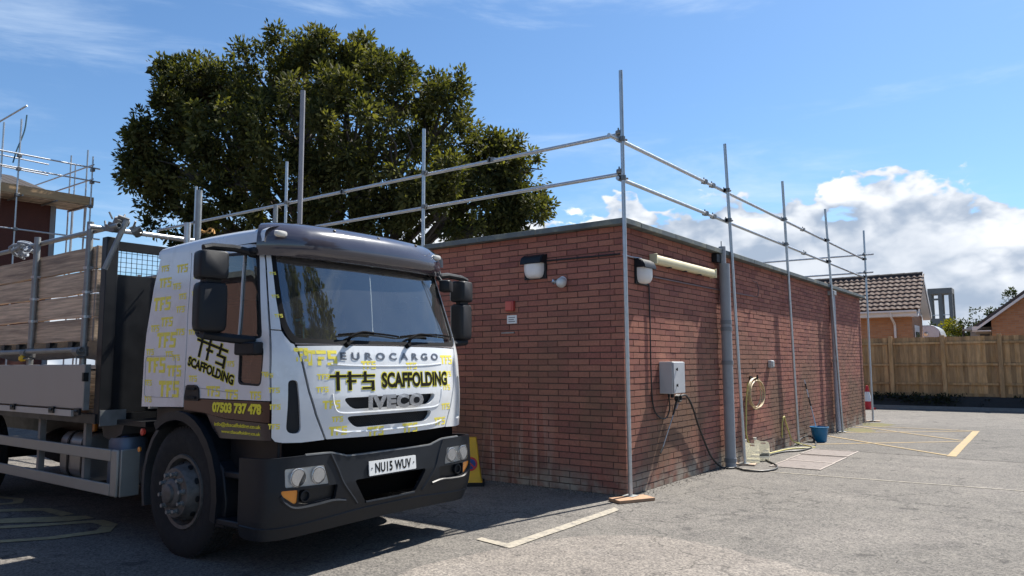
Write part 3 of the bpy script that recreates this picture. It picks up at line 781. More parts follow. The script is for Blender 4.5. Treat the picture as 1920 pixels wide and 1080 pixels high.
# grille infill: dark backing, upper bar and lower mesh
patch('grille_backing', [dense([Fs(-.56, 1.02), Fs(.54, 1.02), Fs(.58, 1.29), Fs(-.58, 1.29)])], black_plastic, gp, off=-.055, thick=.01, inner=None)
mesh = MB()
for k in range(46):
    y = -.52+k*.0225
    for sg in (-1, 1):
        a = cabm(*Fs(y, 1.03), -.035); b = cabm(*Fs(y+sg*.10, 1.13), -.035); mesh.cyl(a, b, .0035, 4)
tag(mesh.build('grille_mesh', black_plastic, gp, local=True), kind='stuff')
# --- corner panels with air slot
def corner(sg):
    o = [Fs(-.674, .966), Fs(-.757, 1.15), Fs(-.812, 1.32), Fs(-.857, 1.55), Fs(-.893, 1.672), Fs(-.915, 1.682), Fs(-.945, 1.735), Fs(-.957, 1.768), Fs(-1.011, 1.775), Fs(-1.018, 1.70), Fs(-1.030, 1.46), Fs(-1.030, 1.23), Fs(-1.026, 1.0), Fs(-1.01, .972), Fs(-.97, .962), Fs(-.85, .958)]
    slot = round_poly([Fs(-.955, 1.03), Fs(-.855, 1.02), Fs(-.885, 1.41), Fs(-.945, 1.41)], .05)
    lp = [dense(o), dense(slot)]; sl2 = [dense(slot)]
    if sg > 0: lp = [[Mx(p) for p in l][::-1] for l in lp]; sl2 = [[Mx(p) for p in l][::-1] for l in sl2]
    c = patch('corner_panel', lp, white_paint, grid=(.03, .08))
    patch('air_slot', sl2, black_plastic, c, off=-.03, thick=.01, grid=(.03, .08), inner=None)
corner(-1); corner(1)
# --- windscreen, its frame and pillars
wsl = [Fs(-.885, 1.715), Fs(-.6, 1.700), Fs(0, 1.695), Fs(.6, 1.700), Fs(.885, 1.715), Fs(.925, 1.80), Fs(.925, 2.0), Fs(.895, 2.42), Fs(-.895, 2.42), Fs(-.925, 2.0), Fs(-.925, 1.80)]
wsl = round_poly(wsl, .05, 3)
patch('windscreen', [dense(wsl, .08)], glass_ws, off=-.012, thick=0, grid=(.05, .1))
rim_o = round_poly([Fs(-.91, 1.682), Fs(-.6, 1.680), Fs(0, 1.682), Fs(.6, 1.680), Fs(.91, 1.682), Fs(.950, 1.80), Fs(.948, 2.0), Fs(.915, 2.45), Fs(-.915, 2.45), Fs(-.948, 2.0), Fs(-.950, 1.80)], .05, 3)
wsi = round_poly([Fs(-.875, 1.722), Fs(-.6, 1.712), Fs(0, 1.708), Fs(.6, 1.712), Fs(.875, 1.722), Fs(.915, 1.82), Fs(.914, 2.0), Fs(.885, 2.42), Fs(-.885, 2.42), Fs(-.914, 2.0), Fs(-.915, 1.82)], .06, 3)
patch('windscreen_seal', [dense(rim_o, .06), dense(wsi, .06)], mat('seal_rubber', (.007, .007, .008), .7, spec=.2), off=-.004, thick=.016, grid=(.05, .1), inner=None)
both('pillar', [dense([Fs(-.958, 1.779), Fs(-1.010, 1.784), Fs(-.987, 2.01), Fs(-.952, 2.32), Fs(-.945, 2.45), Fs(-.912, 2.45), Fs(-.949, 2.0), Fs(-.955, 1.83)], .04)], white_paint, grid=(.02, .1), off=.001)
patch('header_panel', [dense([Fs(-.93, 2.45), Fs(.93, 2.45), Fs(.90, 2.56), Fs(-.90, 2.56)])], white_paint, off=-.002)
patch('cowl', [dense([Fs(-.88, 1.674), Fs(0, 1.680), Fs(.88, 1.674), Fs(.88, 1.70), Fs(0, 1.694), Fs(-.88, 1.70)])], mat('cowl_grey', (.33, .29, .29), .5), off=-.006, thick=.01, inner=None)
# --- doors: upper body, window, lower vision pane, band
def side(sg):
    f = (lambda l: l) if sg < 0 else (lambda l: [Mx(p) for p in l][::-1])
    win = [Ss(-.318, 1.715), Ss(-.342, 1.82), Ss(-.480, 2.385), Ss(-1.22, 2.42), Ss(-1.25, 1.80), Ss(-1.20, 1.745), Ss(-.80, 1.728)]
    win = round_poly(win, .05, 3)
    low = round_poly([Ss(-.60, 1.375), Ss(-.305, 1.365), Ss(-.292, 1.66), Ss(-.60, 1.672)], .045, 3)
    door_o = [Fs(-1.037, 1.262), Fs(-1.038, 1.46), Fs(-1.027, 1.70), Fs(-.996, 2.01), Fs(-.960, 2.32), Fs(-.953, 2.445), Ss(-1.385, 2.475), Ss(-1.355, 1.9), Ss(-1.335, 1.262)]
    d = patch('door', [f(dense(door_o, .08)), f(dense(win, .06)), f(dense(low, .06))], white_paint, grid=(.06, .1))
    patch('door_window', [f(dense(win, .08))], glass_side, d, off=-.012, thick=0)
    patch('vision_pane', [f(dense(low, .08))], glass_side, d, off=-.012, thick=0)
    wi = round_poly([Ss(-.338, 1.735), Ss(-.362, 1.82), Ss(-.498, 2.365), Ss(-1.20, 2.40), Ss(-1.23, 1.81), Ss(-1.185, 1.765), Ss(-.80, 1.748)], .05, 3)
    patch('window_seal', [f(dense(win, .05)), f(dense(wi, .05))], black_plastic, d, off=-.002, thick=.02, inner=None)
    li = round_poly([Ss(-.585, 1.39), Ss(-.32, 1.38), Ss(-.308, 1.645), Ss(-.585, 1.657)], .04, 3)
    patch('window_seal', [f(dense(low, .05)), f(dense(li, .05))], black_plastic, d, off=-.002, thick=.02, inner=None)
    patch('window_divider', [f(dense([Ss(-.617, 1.74), Ss(-.629, 1.74), Ss(-.639, 2.385), Ss(-.627, 2.385)]))], mat('divider_grey', (.62, .63, .65), .35, .2), d, off=.002, thick=.012, inner=None)
    # brown band and dark valance under the door
    bd = patch('lower_band', [f(dense([Fs(-1.036, 1.105), Fs(-1.037, 1.255), Ss(-1.335, 1.255), Ss(-1.335, 1.165), Ss(-1.06, 1.152), Ss(-.75, 1.118)]))], band_mat, d, off=.001, thick=.025, inner=None)
    patch('door_sill', [f(dense([Fs(-1.030, .978), Fs(-1.036, 1.098), Ss(-.75, 1.110), Ss(-1.02, 1.142), Ss(-.93, 1.03), Ss(-.83, .965)]))], mat('valance', (.02, .021, .026), .3, coat=.4), d, off=-.012, thick=.02, inner=None)
    # door handle in its black recess
    h = patch('handle_recess', [f(dense(round_poly([Ss(-1.325, 1.24), Ss(-1.10, 1.24), Ss(-1.12, 1.345), Ss(-1.16, 1.365), Ss(-1.30, 1.365)], .03, 3)))], black_plastic, d, off=.012, thick=.012, inner=None)
    patch('handle', [f(dense(rrect(Ss(-1.275, 1.3)[0], Ss(-1.15, 1.3)[0], 1.325, 1.345, .006)))], rubber, h, off=.024, thick=.01, inner=None)
    patch('handle', [f(dense(rrect(Ss(-1.275, 1.3)[0], Ss(-1.15, 1.3)[0], 1.255, 1.275, .006)))], rubber, h, off=.024, thick=.01, inner=None)
    # rear side panel with hatch
    hat = rrect(Ss(-1.975, 1.4)[0], Ss(-1.49, 1.4)[0], 1.255, 1.60, .04)
    rp = patch('rear_side_panel', [f(dense([Ss(-1.347, 1.185), Ss(-1.347, 1.262), Ss(-1.367, 1.9), Ss(-1.397, 2.475), Ss(-1.88, 2.49), Ss(-1.955, 2.2), Ss(-2.005, 1.8), Ss(-2.015, 1.17)]))], white_paint, grid=(.08, .1))
    for p, q in ((0, .5), (.5, 1)):
        n = len(hat); seg = hat[int(p*n):int(q*n)+1]
        MB().tube([cabm(*f([c])[0], .001) for c in seg+([hat[0]] if q == 1 else [])], .0025, 4).build('hatch_seam', mat('seam_grey', (.3, .31, .33), .6), rp, local=True)
    MB().tube([cabm(*f([c])[0], .0005) for c in [Ss(-.62, 1.31), Ss(-1.0, 1.335), Ss(-1.335, 1.352)]], .003, 4).build('door_crease', mat('seam_grey', (.3, .31, .33), .6), d, local=True)
side(-1); side(1)
# --- back wall and roof
bw_ = MB()
bw_.prism([(-1.0, 1.15), (1.0, 1.15), (1.03, 1.8), (.97, 2.45), (-.97, 2.45), (-1.03, 1.8)], 0, .03, lambda u, v, h: (-2.0+.13*max(0, (v-1.8)/.65)+h, u, v))
bw_.build('back_wall', white_paint, truck, local=True, smooth=False)
rings = []
for i in range(13):
    t = i/12; x = -1.93+t*1.55; zt = 2.605+.018*math.sin(t*PI)-.02*(1-t)**3; ring = []; w = .985*wz(2.5)/.955
    for k in range(25):
        a = PI*k/24; c, s_ = math.cos(a), math.sin(a)
        ring.append((x+(0.06*s_ if i == 0 else 0), w*1.02*math.copysign(abs(c)**.35, c), 2.455+(zt-2.455)*abs(s_)**.45))
    rings.append(ring)
rm = MB(); n = 25; v = [p for r in rings for p in r]
rm.add(v, [(i*n+k, i*n+k+1, (i+1)*n+k+1, (i+1)*n+k) for i in range(12) for k in range(n-1)]+[tuple(range(n))])
rm.build('roof', white_paint, truck, local=True, angle=60)
for sg in (-1, 1):
    MB().tube([(x, sg*1.005*wz(2.48), 2.478) for x in (-1.88, -1.5, -1.0, -.6, -.42)], .014, 8).build('drip_rail', white_paint, truck, local=True)
# --- smoked sun visor with marker lamps
vp = [(-.03, 2.39), (.05, 2.345), (.115, 2.352), (.150, 2.40), (.150, 2.47), (.118, 2.555), (.055, 2.615), (-.04, 2.648), (-.14, 2.655), (-.14, 2.635), (-.05, 2.628), (.04, 2.598), (.10, 2.542), (.13, 2.465), (.13, 2.405), (.105, 2.372), (.05, 2.365), (-.02, 2.405)]
s_end = abs(Ss(-.50, 2.45)[0]); rings = []
for i in range(49):
    q = -s_end+2*s_end*i/48; e = min(1., (s_end-abs(q))/.30); ring = []
    for o_, z_ in vp:
        p = cabp(q, 2.45); pa, pb = cabp(q-.004, 2.45), cabp(q+.004, 2.45); t = (pb-pa).normalized(); nrm = Vector((t.y, -t.x, 0))
        if nrm.dot(Vector((p.x+1.2, p.y, 0))) < 0: nrm = -nrm
        oo = o_*(.55+.45*e) if o_ > 0 else o_
        dip = -.03*(abs(q)/s_end)**3 if z_ > 2.5 else 0
        r_ = p+nrm*oo; r_.z = z_+dip; ring.append(r_)
    rings.append(ring)
vis = MB().sweep(rings).build('sun_visor', visor_mat, truck, local=True, angle=50)
for sg in (-1, 1):
    c = cabm(*Fs(-.86 if sg < 0 else .74, 2.45), .150)
    rg = []
    for k, (dx, hw, hh) in enumerate(((-.01, .055, .026), (.018, .045, .020), (.024, .02, .008))):
        rg.append([c+Vector((.92*dx, 0, 0))+Vector((-.39*sg*q_.x*0, q_.x, q_.y)) for q_ in [Vector((hw*math.copysign(abs(math.cos(a))**.6, math.cos(a)), hh*math.copysign(abs(math.sin(a))**.6, math.sin(a)))) for a in [2*PI*i/16 for i in range(16)]]])
    MB().sweep(rg).build('marker_lamp', mat('marker_lens', (.62, .60, .55), .25, coat=.5), vis, local=True)
for y, z in ((-.42, 2.60), (.05, 2.60), (.52, 2.60), (-.38, 2.41), (.30, 2.41)):
    c = cabm(*Fs(y, 2.45), .15 if z < 2.5 else .075); c.z = z
    MB().lathe([(.012, -.004), (.012, .008), (0, .012)], c, (1, 0, .2 if z < 2.5 else 1.2), 10).build('visor_stud', black_plastic, vis, local=True)
# --- wipers
for y0, y1, z1 in ((-.47, .10, 1.755), (.18, .84, 1.775)):
    w = MB(); pts = [cabm(*Fs(y0, 1.678), .02), cabm(*Fs(y0+.03, 1.725), .045), cabm(*Fs(y0+.16, 1.765), .03), cabm(*Fs((y0+y1)/2, 1.762), .022)]
    w.tube(catmull(pts, 4), .011, 6); w.tube([cabm(*Fs(y0-.06+k*(y1-y0+.06)/12, 1.748+.02*math.sin(PI*k/12)+(z1-1.755)*k/12), .010) for k in range(13)], .008, 5)
    w.cyl(cabm(*Fs(y0, 1.668), .0), cabm(*Fs(y0, 1.678), .04), .02, 8)
    w.build('wiper', mat('wiper_black', (.008, .008, .009), .95, spec=.05), truck, local=True)
# --- badges and lettering
def on_front(bms, name, m, parent, y0, z0, off, thick=0.):
    bm = bm_map(bms, lambda u, v: cabm(*Fs(y0+u, z0+v), off)); return bm_obj(bm, name, m, parent, thick, local=True, smooth=False)
def on_side(bms, name, m, parent, x0, z0, off, rot=0., thick=0.):
    c, s_ = math.cos(rot), math.sin(rot)
    bm = bm_map(bms, lambda u, v: cabm(*Ss(x0+u*c-v*s_, z0+u*s_+v*c), off)); return bm_obj(bm, name, m, parent, thick, local=True, smooth=False)
BARS = [(0, .34, .70, .82), (.13, .20, 0, 1), (.385, .455, 0, 1), (.345, .68, .70, .82), (.345, .56, .42, .54), (.735, .80, .40, 1), (.685, 1, .70, .82), (.69, .98, .38, .50), (.91, .98, -.06, .5), (.69, .98, .03, .14)]
PLAIN = [(0, .34, .74, 1), (.115, .235, 0, .9), (.385, .50, 0, 1), (.36, .66, .76, 1), (.40, .60, .40, .58), (.70, 1, .78, 1), (.70, .80, .5, .9), (.71, 1, .42, .60), (.90, 1, .1, .5), (.68, .99, 0, .19)]
def logo(w, h, grow=0., fat=1.):
    out = []; bars = BARS if fat == 1. else PLAIN; fat = 1.
    for k, (a, b, c, d) in enumerate(bars):
        if fat > 1:
            q = (fat-1)*.5
            if b-a < .1: a -= (b-a)*q; b += (b-a)*q
            else: c -= (d-c)*q*.5; d += (d-c)*q*.5
        x0, x1, y0, y1 = a*w-grow, b*w+grow, c*h-grow, d*h+grow
        n = max(1, int((x1-x0)/.05)); bm = bmesh.new(); top = []; bot = []
        for i in range(n+1):
            u = x0+(x1-x0)*i/n; top.append(bm.verts.new((u, y1, 0))); bot.append(bm.verts.new((u, y0, 0)))
        for i in range(n): bm.faces.new((bot[i], bot[i+1], top[i+1], top[i]))
        out.append(bm)
    return out
def staggered(bms, fn_base, step=.00004):
    return bms
def logo_obj(name, m, parent, w, h, place, off, grow=0., fat=1.):
    """bars are staggered in depth by a hair so that crossing strokes never share a plane"""
    out = bmesh.new()
    for k, bm in enumerate(logo(w, h, grow, fat)):
        vm = {v: out.verts.new(place(v.co.x, v.co.y, off+k*.00012)) for v in bm.verts}
        for f in bm.faces: out.faces.new([vm[v] for v in f.verts])
        bm.free()
    return bm_obj(out, name, m, parent, local=True, smooth=False)
fpl = lambda y0, z0: (lambda u, v, o_: cabm(*Fs(y0+u, z0+v), o_))
def spl(x0, z0, rot=0., sh=0.):
    c, s_ = math.cos(rot), math.sin(rot)
    return lambda u, v, o_: cabm(*Ss(x0+u*c-v*s_+v*sh, z0+u*s_+v*c), o_)
logo_obj('logo_outline', yellow_bright, gp, .432, .142, fpl(-.637, 1.325), .0012, .006)
logo_obj('logo', black_print, gp, .432, .142, fpl(-.637, 1.325), .0030)
on_front([text_bm('SCAFFOLDING', .825, .124, .042, 1.0, cut=(.06, .2))], 'lettering', black_print, gp, -.133, 1.332, .0030)
on_front([text_bm('SCAFFOLDING', .843, .140, .085, .97, cut=(.06, .2))], 'lettering_outline', yellow_bright, gp, -.141, 1.324, .0014)
LET = [(on_front([text_bm('EUROCARGO', 1.11, .060, .035, 1.75, cut=(.08, .2))], 'model_letter', mat('badge_silver', (.30, .31, .34), .3, .6), gp, -.536, 1.555, .003, -.003), 'model_letter')]
LET.append((on_front([text_bm('IVECO', .62, .114, .065, 1.12, cut=(.08, .2))], 'badge_letter', chrome, gp, -.303, 1.166, .030, -.04), 'badge_letter'))
# side logo and lettering on the door, tilted
def islands(o, name):
    """split raised letters into one object each, under the same panel"""
    bm = bmesh.new(); bm.from_mesh(o.data); seen = set(); par = o.parent
    bm.verts.ensure_lookup_table()
    for v in bm.verts:
        if v.index in seen: continue
        st = [v]; comp = set()
        while st:
            q = st.pop()
            if q.index in comp: continue
            comp.add(q.index); st += [e.other_vert(q) for e in q.link_edges if e.other_vert(q).index not in comp]
        seen |= comp; mp_ = {i: k for k, i in enumerate(sorted(comp))}
        me = bpy.data.meshes.new(name); me.from_pydata([tuple(bm.verts[i].co) for i in sorted(comp)], [], [[mp_[w.index] for w in f.verts] for f in bm.faces if f.verts[0].index in comp])
        link(name, me, o.data.materials[0], par, smooth=False, local=True)
    bm.free(); bpy.data.objects.remove(o)
ROT = R(-13.5)
for lo, ln_ in LET: islands(lo, ln_)
near_door = [o for o in truck.children if o.name.startswith('door') and not o.name.startswith('door_')][0]
logo_obj('logo_outline', yellow_bright, near_door, .46, .17, spl(-1.215, 1.605, ROT, .02), .0014, .005)
logo_obj('logo', black_print, near_door, .46, .17, spl(-1.215, 1.605, ROT, .02), .0032)
on_side([text_bm('SCAFFOLDING', .665, .078, .042, 1.0, cut=(.1, .2))], 'lettering', black_print, near_door, -1.305, 1.522, .0032, ROT)
on_side([text_bm('SCAFFOLDING', .679, .090, .085, .97, cut=(.1, .2))], 'lettering_outline', yellow_bright, near_door, -1.311, 1.517, .0014, ROT)
band = [o for o in near_door.children if o.name.startswith('lower_band')][0]
on_side([text_bm('07503 737 478', .635, .080, .055, .95, cut=(.1, .2))], 'phone_number', yellow_bright, near_door, -.922, 1.158, .004)
on_side([text_bm('info@tfsscaffolding.co.uk', .60, .038, .02, .95, cut=(.1, .2))], 'web_lettering', yellow_bright, near_door, -.905, 1.048, -.009, 0)
on_side([text_bm('www.tfsscaffolding.co.uk', .50, .032, .02, .95, cut=(.1, .2))], 'web_lettering', yellow_bright, near_door, -.808, 1.0, -.009, 0)
# scattered small yellow print; each entry: x or y of left end, z of foot, width
def scatter(entries, place_of, parent_of, name='printed_motif'):
    for e in entries:
        a, z_, w_ = e
        logo_obj(name, yellow_print, parent_of(e), w_, w_*.42, place_of(a, z_-.01), .0008, .0, 2.8)
rear_near = [o for o in truck.children if o.name.startswith('rear_side_panel')][0]
corners = [o for o in truck.children if o.name.startswith('corner_panel')]
FRONT = [(-.835, 1.525, .27), (-.74, 1.42, .10), (-.75, 1.325, .10), (-.70, 1.20, .15), (-.64, 1.00, .16), (-.62, 1.10, .10), (-.34, 1.495, .15), (.15, 1.49, .13), (.61, 1.53, .19), (.66, 1.42, .11), (.62, 1.30, .12), (.60, 1.13, .13), (.50, 1.0, .16), (.10, .968, .18), (-.28, .97, .17)]
scatter(FRONT, fpl, lambda e: gp)
CORN = [(-.875, 1.545, .045), (-.855, 1.10, .11), (-.84, 1.20, .10)]
logo_obj('printed_motif', yellow_print, corners[0], .10, .10, fpl(-.90, 1.545), .0008, 0, 1.9)
for s0, z_, w_ in ((-1.105, 1.32, .085), (-1.10, 1.20, .085), (-1.10, 1.06, .085), (-.98, 1.20, .08) if False else (-1.17, 1.44, .07)):
    logo_obj('printed_motif', yellow_print, corners[0], w_, w_*.45, (lambda a, b: (lambda u, v, o_: cabm(a+u, b+v, o_)))(s0, z_), .0008, 0, 1.9)
pillars = [o for o in truck.children if o.name.startswith('pillar')]
for s0, z_, w_ in ((CC.s_y(-.985), 2.2, .05), (CC.s_y(-.992), 2.02, .055), (CC.s_y(-.992), 1.87, .06)):
    logo_obj('printed_motif', yellow_print, pillars[0], w_, w_*.45, (lambda a, b: (lambda u, v, o_: cabm(a+u, b+v, o_)))(s0, z_), .0018, 0, 1.9)
SIDE = [(-1.86, 2.34, .13), (-1.87, 2.20, .20), (-1.64, 2.17, .13), (-1.93, 2.00, .28), (-1.60, 2.31, .17), (-1.55, 1.97, .13), (-1.78, 1.86, .19), (-1.94, 1.82, .14), (-1.82, 1.68, .31), (-1.52, 1.78, .13), (-1.98, 1.62, .13), (-1.66, 1.60, .12), (-1.96, 1.47, .31), (-1.62, 1.44, .22), (-1.98, 1.36, .12), (-1.74, 1.27, .32), (-1.97, 1.22, .12), (-1.55, 1.57, .12), (-1.53, 2.08, .12)]
scatter(SIDE, lambda a, b: spl(a, b), lambda e: rear_near)
DOOR = [(-1.33, 2.24, .10), (-1.02, 1.29, .19), (-.76, 1.275, .17), (-.44, 1.28, .14), (-1.28, 1.40, .12), (-.75, 1.52, .10), (-1.33, 2.10, .09), (-1.33, 1.78, .10), (-.27, 1.44, .07)]
scatter(DOOR, lambda a, b: spl(a, b), lambda e: near_door)
# black roof-edge strip seen above the mirror is the visor arm; interior follows
# --- bumper
BC = Curve(1.13, 5., .30, .42)
BZ = [.28, .36, .44, .60, .86]; BF = [-.09, -.05, -.02, .0, -.02]
bfz = smooth_tab(BZ, BF)
def bump(s, z, off=0.):
    def P(s, z):
        bx, by = BC.at(s); k = 1. if bx > -.25 else max(0, 1-(-.25-bx)/.17)
        return Vector((bx-.010+bfz(z)*k, by*(1-.02*max(0, (.40-z)/.12)), z))
    p = P(s, z)
    if not off: return p
    e = .004; n = (P(s+e, z)-P(s-e, z)).cross(P(s, z+e)-P(s, z-e)).normalized(); return p+n*off
def Bs(y, z): return (BC.s_y(y), z)
send = BC.S[-1]-.005
top = [Bs(1.0, .865), Bs(.84, .868), Bs(.66, .866), Bs(.60, .862), Bs(.50, .838), Bs(.42, .826), Bs(0, .826), Bs(-.42, .826), Bs(-.50, .838), Bs(-.60, .862), Bs(-.66, .866), Bs(-.84, .868), Bs(-1.0, .865)]
outer = [(-send, .30), (-send+.1, .285), Bs(-1.0, .285), Bs(-.6, .30), Bs(0, .31), Bs(.6, .30), Bs(1.0, .285), (send-.1, .285), (send, .30), (send, .855)]+top+[(-send, .855)]
hlY = (-1.0, -.635)
hl = lambda sg: [Bs(sg*-.635, .645), Bs(sg*-.675, .785), Bs(sg*-1.0, .785), Bs(sg*-1.0, .655)]
ind = lambda sg: [Bs(sg*-.905, .632), Bs(sg*-1.03, .636), Bs(sg*-1.02, .60), Bs(sg*-.93, .535), Bs(sg*-.91, .54)]
pock = lambda sg: [Bs(sg*-.56, .632), Bs(sg*-.90, .632), Bs(sg*-.90, .535), Bs(sg*-.82, .515), Bs(sg*-.58, .525)]
inlet = round_poly([Bs(-.40, .640), Bs(-.27, .452), Bs(.27, .452), Bs(.40, .640)], .035, 3)
holes = [inlet]+[round_poly(h(sg), .015, 2) for sg in (-1, 1) for h in (hl, ind, pock)]
bp_ = patch('bumper', [dense(outer, .06)]+[dense(h, .06) for h in holes], bumper_mat, truck, mp=bump, thick=.03, grid=(.05, .07), inner=None)
# number plate panel recess, inlet back and lower lip
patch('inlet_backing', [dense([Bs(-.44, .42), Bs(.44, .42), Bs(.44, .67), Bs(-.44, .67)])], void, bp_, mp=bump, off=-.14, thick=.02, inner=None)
surf_tube([Bs(-.27, .455), Bs(0, .452), Bs(.27, .455)], .011, 0., 'inlet_lip', bumper_mat, bp_, mp=bump)
surf_tube([(-send+.03, .375), Bs(-1.0, .372), Bs(-.6, .392), Bs(-.3, .408), Bs(0, .41), Bs(.3, .408), Bs(.6, .392), Bs(1.0, .372), (send-.03, .375)], .010, -.002, 'bumper_ridge', bumper_mat, bp_, mp=bump)
for sg in (-1, 1):
    surf_tube([Bs(sg*1.03, .60), Bs(sg*1.0, .55), Bs(sg*.92, .505), Bs(sg*.75, .505), Bs(sg*.60, .515), Bs(sg*.48, .50)], .014, .0, 'bumper_ridge', bumper_mat, bp_, mp=bump)
    surf_tube([Bs(sg*.62, .855), Bs(sg*.56, .74), Bs(sg*.50, .62), Bs(sg*.36, .46)], .014, -.004, 'bumper_ridge', bumper_mat, bp_, mp=bump)
surf_tube(top[1:-1], .010, -.008, 'bumper_top_edge', mat('pale_edge', (.10, .105, .11), .4), bp_, mp=bump)  # paler grey strip along the bumper's top edge
for sg in (-1, 1):
    f = (lambda l: l) if sg < 0 else (lambda l: [Mx(p) for p in l][::-1])
    hlamp = patch('headlight', [dense(hl(sg), .05)], mat('headlight_body', (.86, .83, .78), .35, .0), truck, mp=bump, off=-.014, thick=.02, inner=None)
    patch('lens', [dense(hl(sg), .05)], glass_lamp, hlamp, mp=bump, off=.002, thick=0)
    for y, r in ((-.905, .062), (-.735, .058)):
        c = bump(*Bs(sg*-y, .718), -.006)
        MB().lathe([(r, .012), (r*.93, .012), (r*.8, -.012), (r*.45, -.026), (.0, -.03)], c, (1, 0, 0), 20).build('lamp_bowl', reflector, hlamp, local=True)
        MB().lathe([(r*1.06, -.004), (r*1.06, .010), (r*.98, .012), (r*.96, -.004)], c, (1, 0, 0), 20).build('bezel', chrome, hlamp, local=True)
        MB().lathe([(.016, -.03), (.014, .0), (0, .006)], c, (1, 0, 0), 10).build('bulb', reflector, hlamp, local=True)
    patch('indicator', [dense(ind(sg), .05)], amber, truck, mp=bump, off=-.008, thick=.02, inner=None)
    pk = patch('fog_pocket', [dense(pock(sg), .05)], dark_body, bp_, mp=bump, off=-.04, thick=.01, inner=None)
    c = bump(*Bs(sg*-.84, .578) if False else Bs(sg*.84, .578), -.03)
    MB().lathe([(.042, -.01), (.042, .02), (.034, .022), (.030, .0), (0, .0)], c, (1, 0, 0), 18).build('fog_ring', black_plastic, bp_, local=True)
# number plate
npl = patch('number_plate', [dense(rrect(-.26, .26, .652, .763, .008))], plate_white, truck, mp=bump, off=.014, thick=.008, inner=None)
bm_obj(bm_map([text_bm('NU15 WUV', .40, .076, .03, 1.06)], lambda u, v: bump(-.198+u, .669+v, .0152)), 'plate_characters', black_print, npl, local=True, smooth=False)
for y in (-.232, .232):
    MB().lathe([(.006, 0), (.006, .003), (0, .004)], bump(y, .708, .014), (1, 0, 0), 8).build('plate_screw', black_plastic, npl, local=True)
# recess, its shade painted near-black, between bumper and grille panel and the tow cover
db = MB(); db.box(-.6, -.22, -.92, .92, .50, .985); db.build('front_crossmember', dark_body, truck, local=True)
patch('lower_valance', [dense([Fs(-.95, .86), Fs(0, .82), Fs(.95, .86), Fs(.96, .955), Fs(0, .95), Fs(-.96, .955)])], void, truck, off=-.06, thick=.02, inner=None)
# cab floor, engine tunnel and step wells
MB().box(-1.98, -.20, -.93, .93, 1.02, 1.16).build('cab_floor', dark_body, truck, local=True)
for sg in (-1, 1):
    st = MB()
    a, b = (sg*.98, sg*.72) if sg > 0 else (sg*.98, sg*.72)
    y0, y1 = min(a, b), max(a, b)
    st.box(-.86, -.24, y0+(.05 if sg < 0 else 0), y1-(.05 if sg > 0 else 0), .64, 1.0)
    st.build('step_well', dark_body, truck, local=True, bev=.02)
    for zz, ex in ((.335, .10), (.675, .05)):
        ys = sorted((sg*(.99+ex), sg*.74)); MB().box(-.80, -.30, ys[0], ys[1], zz, zz+.05).build('step', bumper_mat, truck, local=True, bev=.012)
    ys = sorted((sg*1.05, sg*.80)); MB().prism([(-.84, .30), (-.72, .30), (-.70, .50), (-.76, .74), (-.84, .80)], ys[0], ys[1], lambda u, v, h: (u, h, v)).build('step_bracket', bumper_mat, truck, local=True, bev=.012)
# --- interior
MB().prism([(-.22, 1.35), (-.20, 1.66), (-.30, 1.70), (-.62, 1.66), (-.70, 1.52), (-.66, 1.30)], -.90, .90, lambda u, v, h: (u, h, v)).build('dashboard', mat('dash', (.03, .033, .04), .7), truck, local=True, bev=.03)
seat_m = mat('seat_cloth', (.02, .022, .03), .9, 0, .3, 20)
for y in (-.55, .55):
    st = MB().box(-1.45, -.95, y-.24, y+.24, 1.40, 1.55).build('seat', seat_m, truck, local=True, bev=.04)
    MB().prism([(-1.40, 1.5), (-1.55, 2.08), (-1.66, 2.06), (-1.52, 1.46)], y-.23, y+.23, lambda u, v, h: (u, h, v)).build('backrest', seat_m, st, local=True, bev=.04)
    MB().prism([(-1.55, 2.11), (-1.58, 2.28), (-1.67, 2.27), (-1.65, 2.10)], y-.13, y+.13, lambda u, v, h: (u, h, v)).build('headrest', seat_m, st, local=True, bev=.03)
swc = Vector((-.74, -.52, 1.66)); ax = Vector((-.45, 0, .9)).normalized(); u = Vector((0, 1, 0)); w = ax.cross(u)
MB().tube([swc+.215*(math.cos(a)*u+math.sin(a)*w) for a in [2*PI*i/28 for i in range(29)]], .015, 8).tube([swc-.2*u, swc-ax*.03, swc+.2*u], .014, 6).tube([swc-ax*.25, swc-ax*.02], .03, 8).build('steering_wheel', black_plastic, truck, local=True)
MB().box(-1.93, -1.90, -.95, .95, 1.2, 2.5).build('cab_rear_lining', cab_inside, truck, local=True)
MB().box(-1.9, -.52, -.9, .9, 2.50, 2.53).build('headlining', mat('headlining', (.22, .22, .21), .9), truck, local=True)
MB().box(-.60, -.42, -.86, .86, 2.36, 2.45).build('header_shelf', mat('header_shelf', (.13, .13, .125), .8), truck, local=True, bev=.02)
MB().tube([(-.46, -.845, 2.33), (-.40, -.86, 2.05), (-.28, -.86, 1.75)], .035, 6).build('pillar_trim', mat('blue_trim', (.04, .09, .17), .8), truck, local=True)
bt = mat('cyan_plastic', (.02, .42, .55), .4)
MB().lathe([(0, -.01), (.035, -.01), (.038, .01), (0, .012)], (-.33, -.66, 1.86), (1, .2, .2), 14).cyl((-.34, -.655, 1.70), (-.335, -.66, 1.83), .006, 6).cyl((-.36, -.72, 1.865), (-.34, -.69, 1.87), .012, 8).build('dash_ornament', bt, truck, local=True)
MB().obox((-.50, .72, 2.10), (.012, .01, 0), (-.02, .09, 0), (0, 0, .055)).build('interior_mirror', black_plastic, truck, local=True, bev=.01)
MB().obox((-.30, .845, 1.80), (.002, .001, 0), (-.02, .028, 0), (0, 0, .045)).build('tax_disc', mat('pale_label', (.62, .62, .30), .7), truck, local=True)
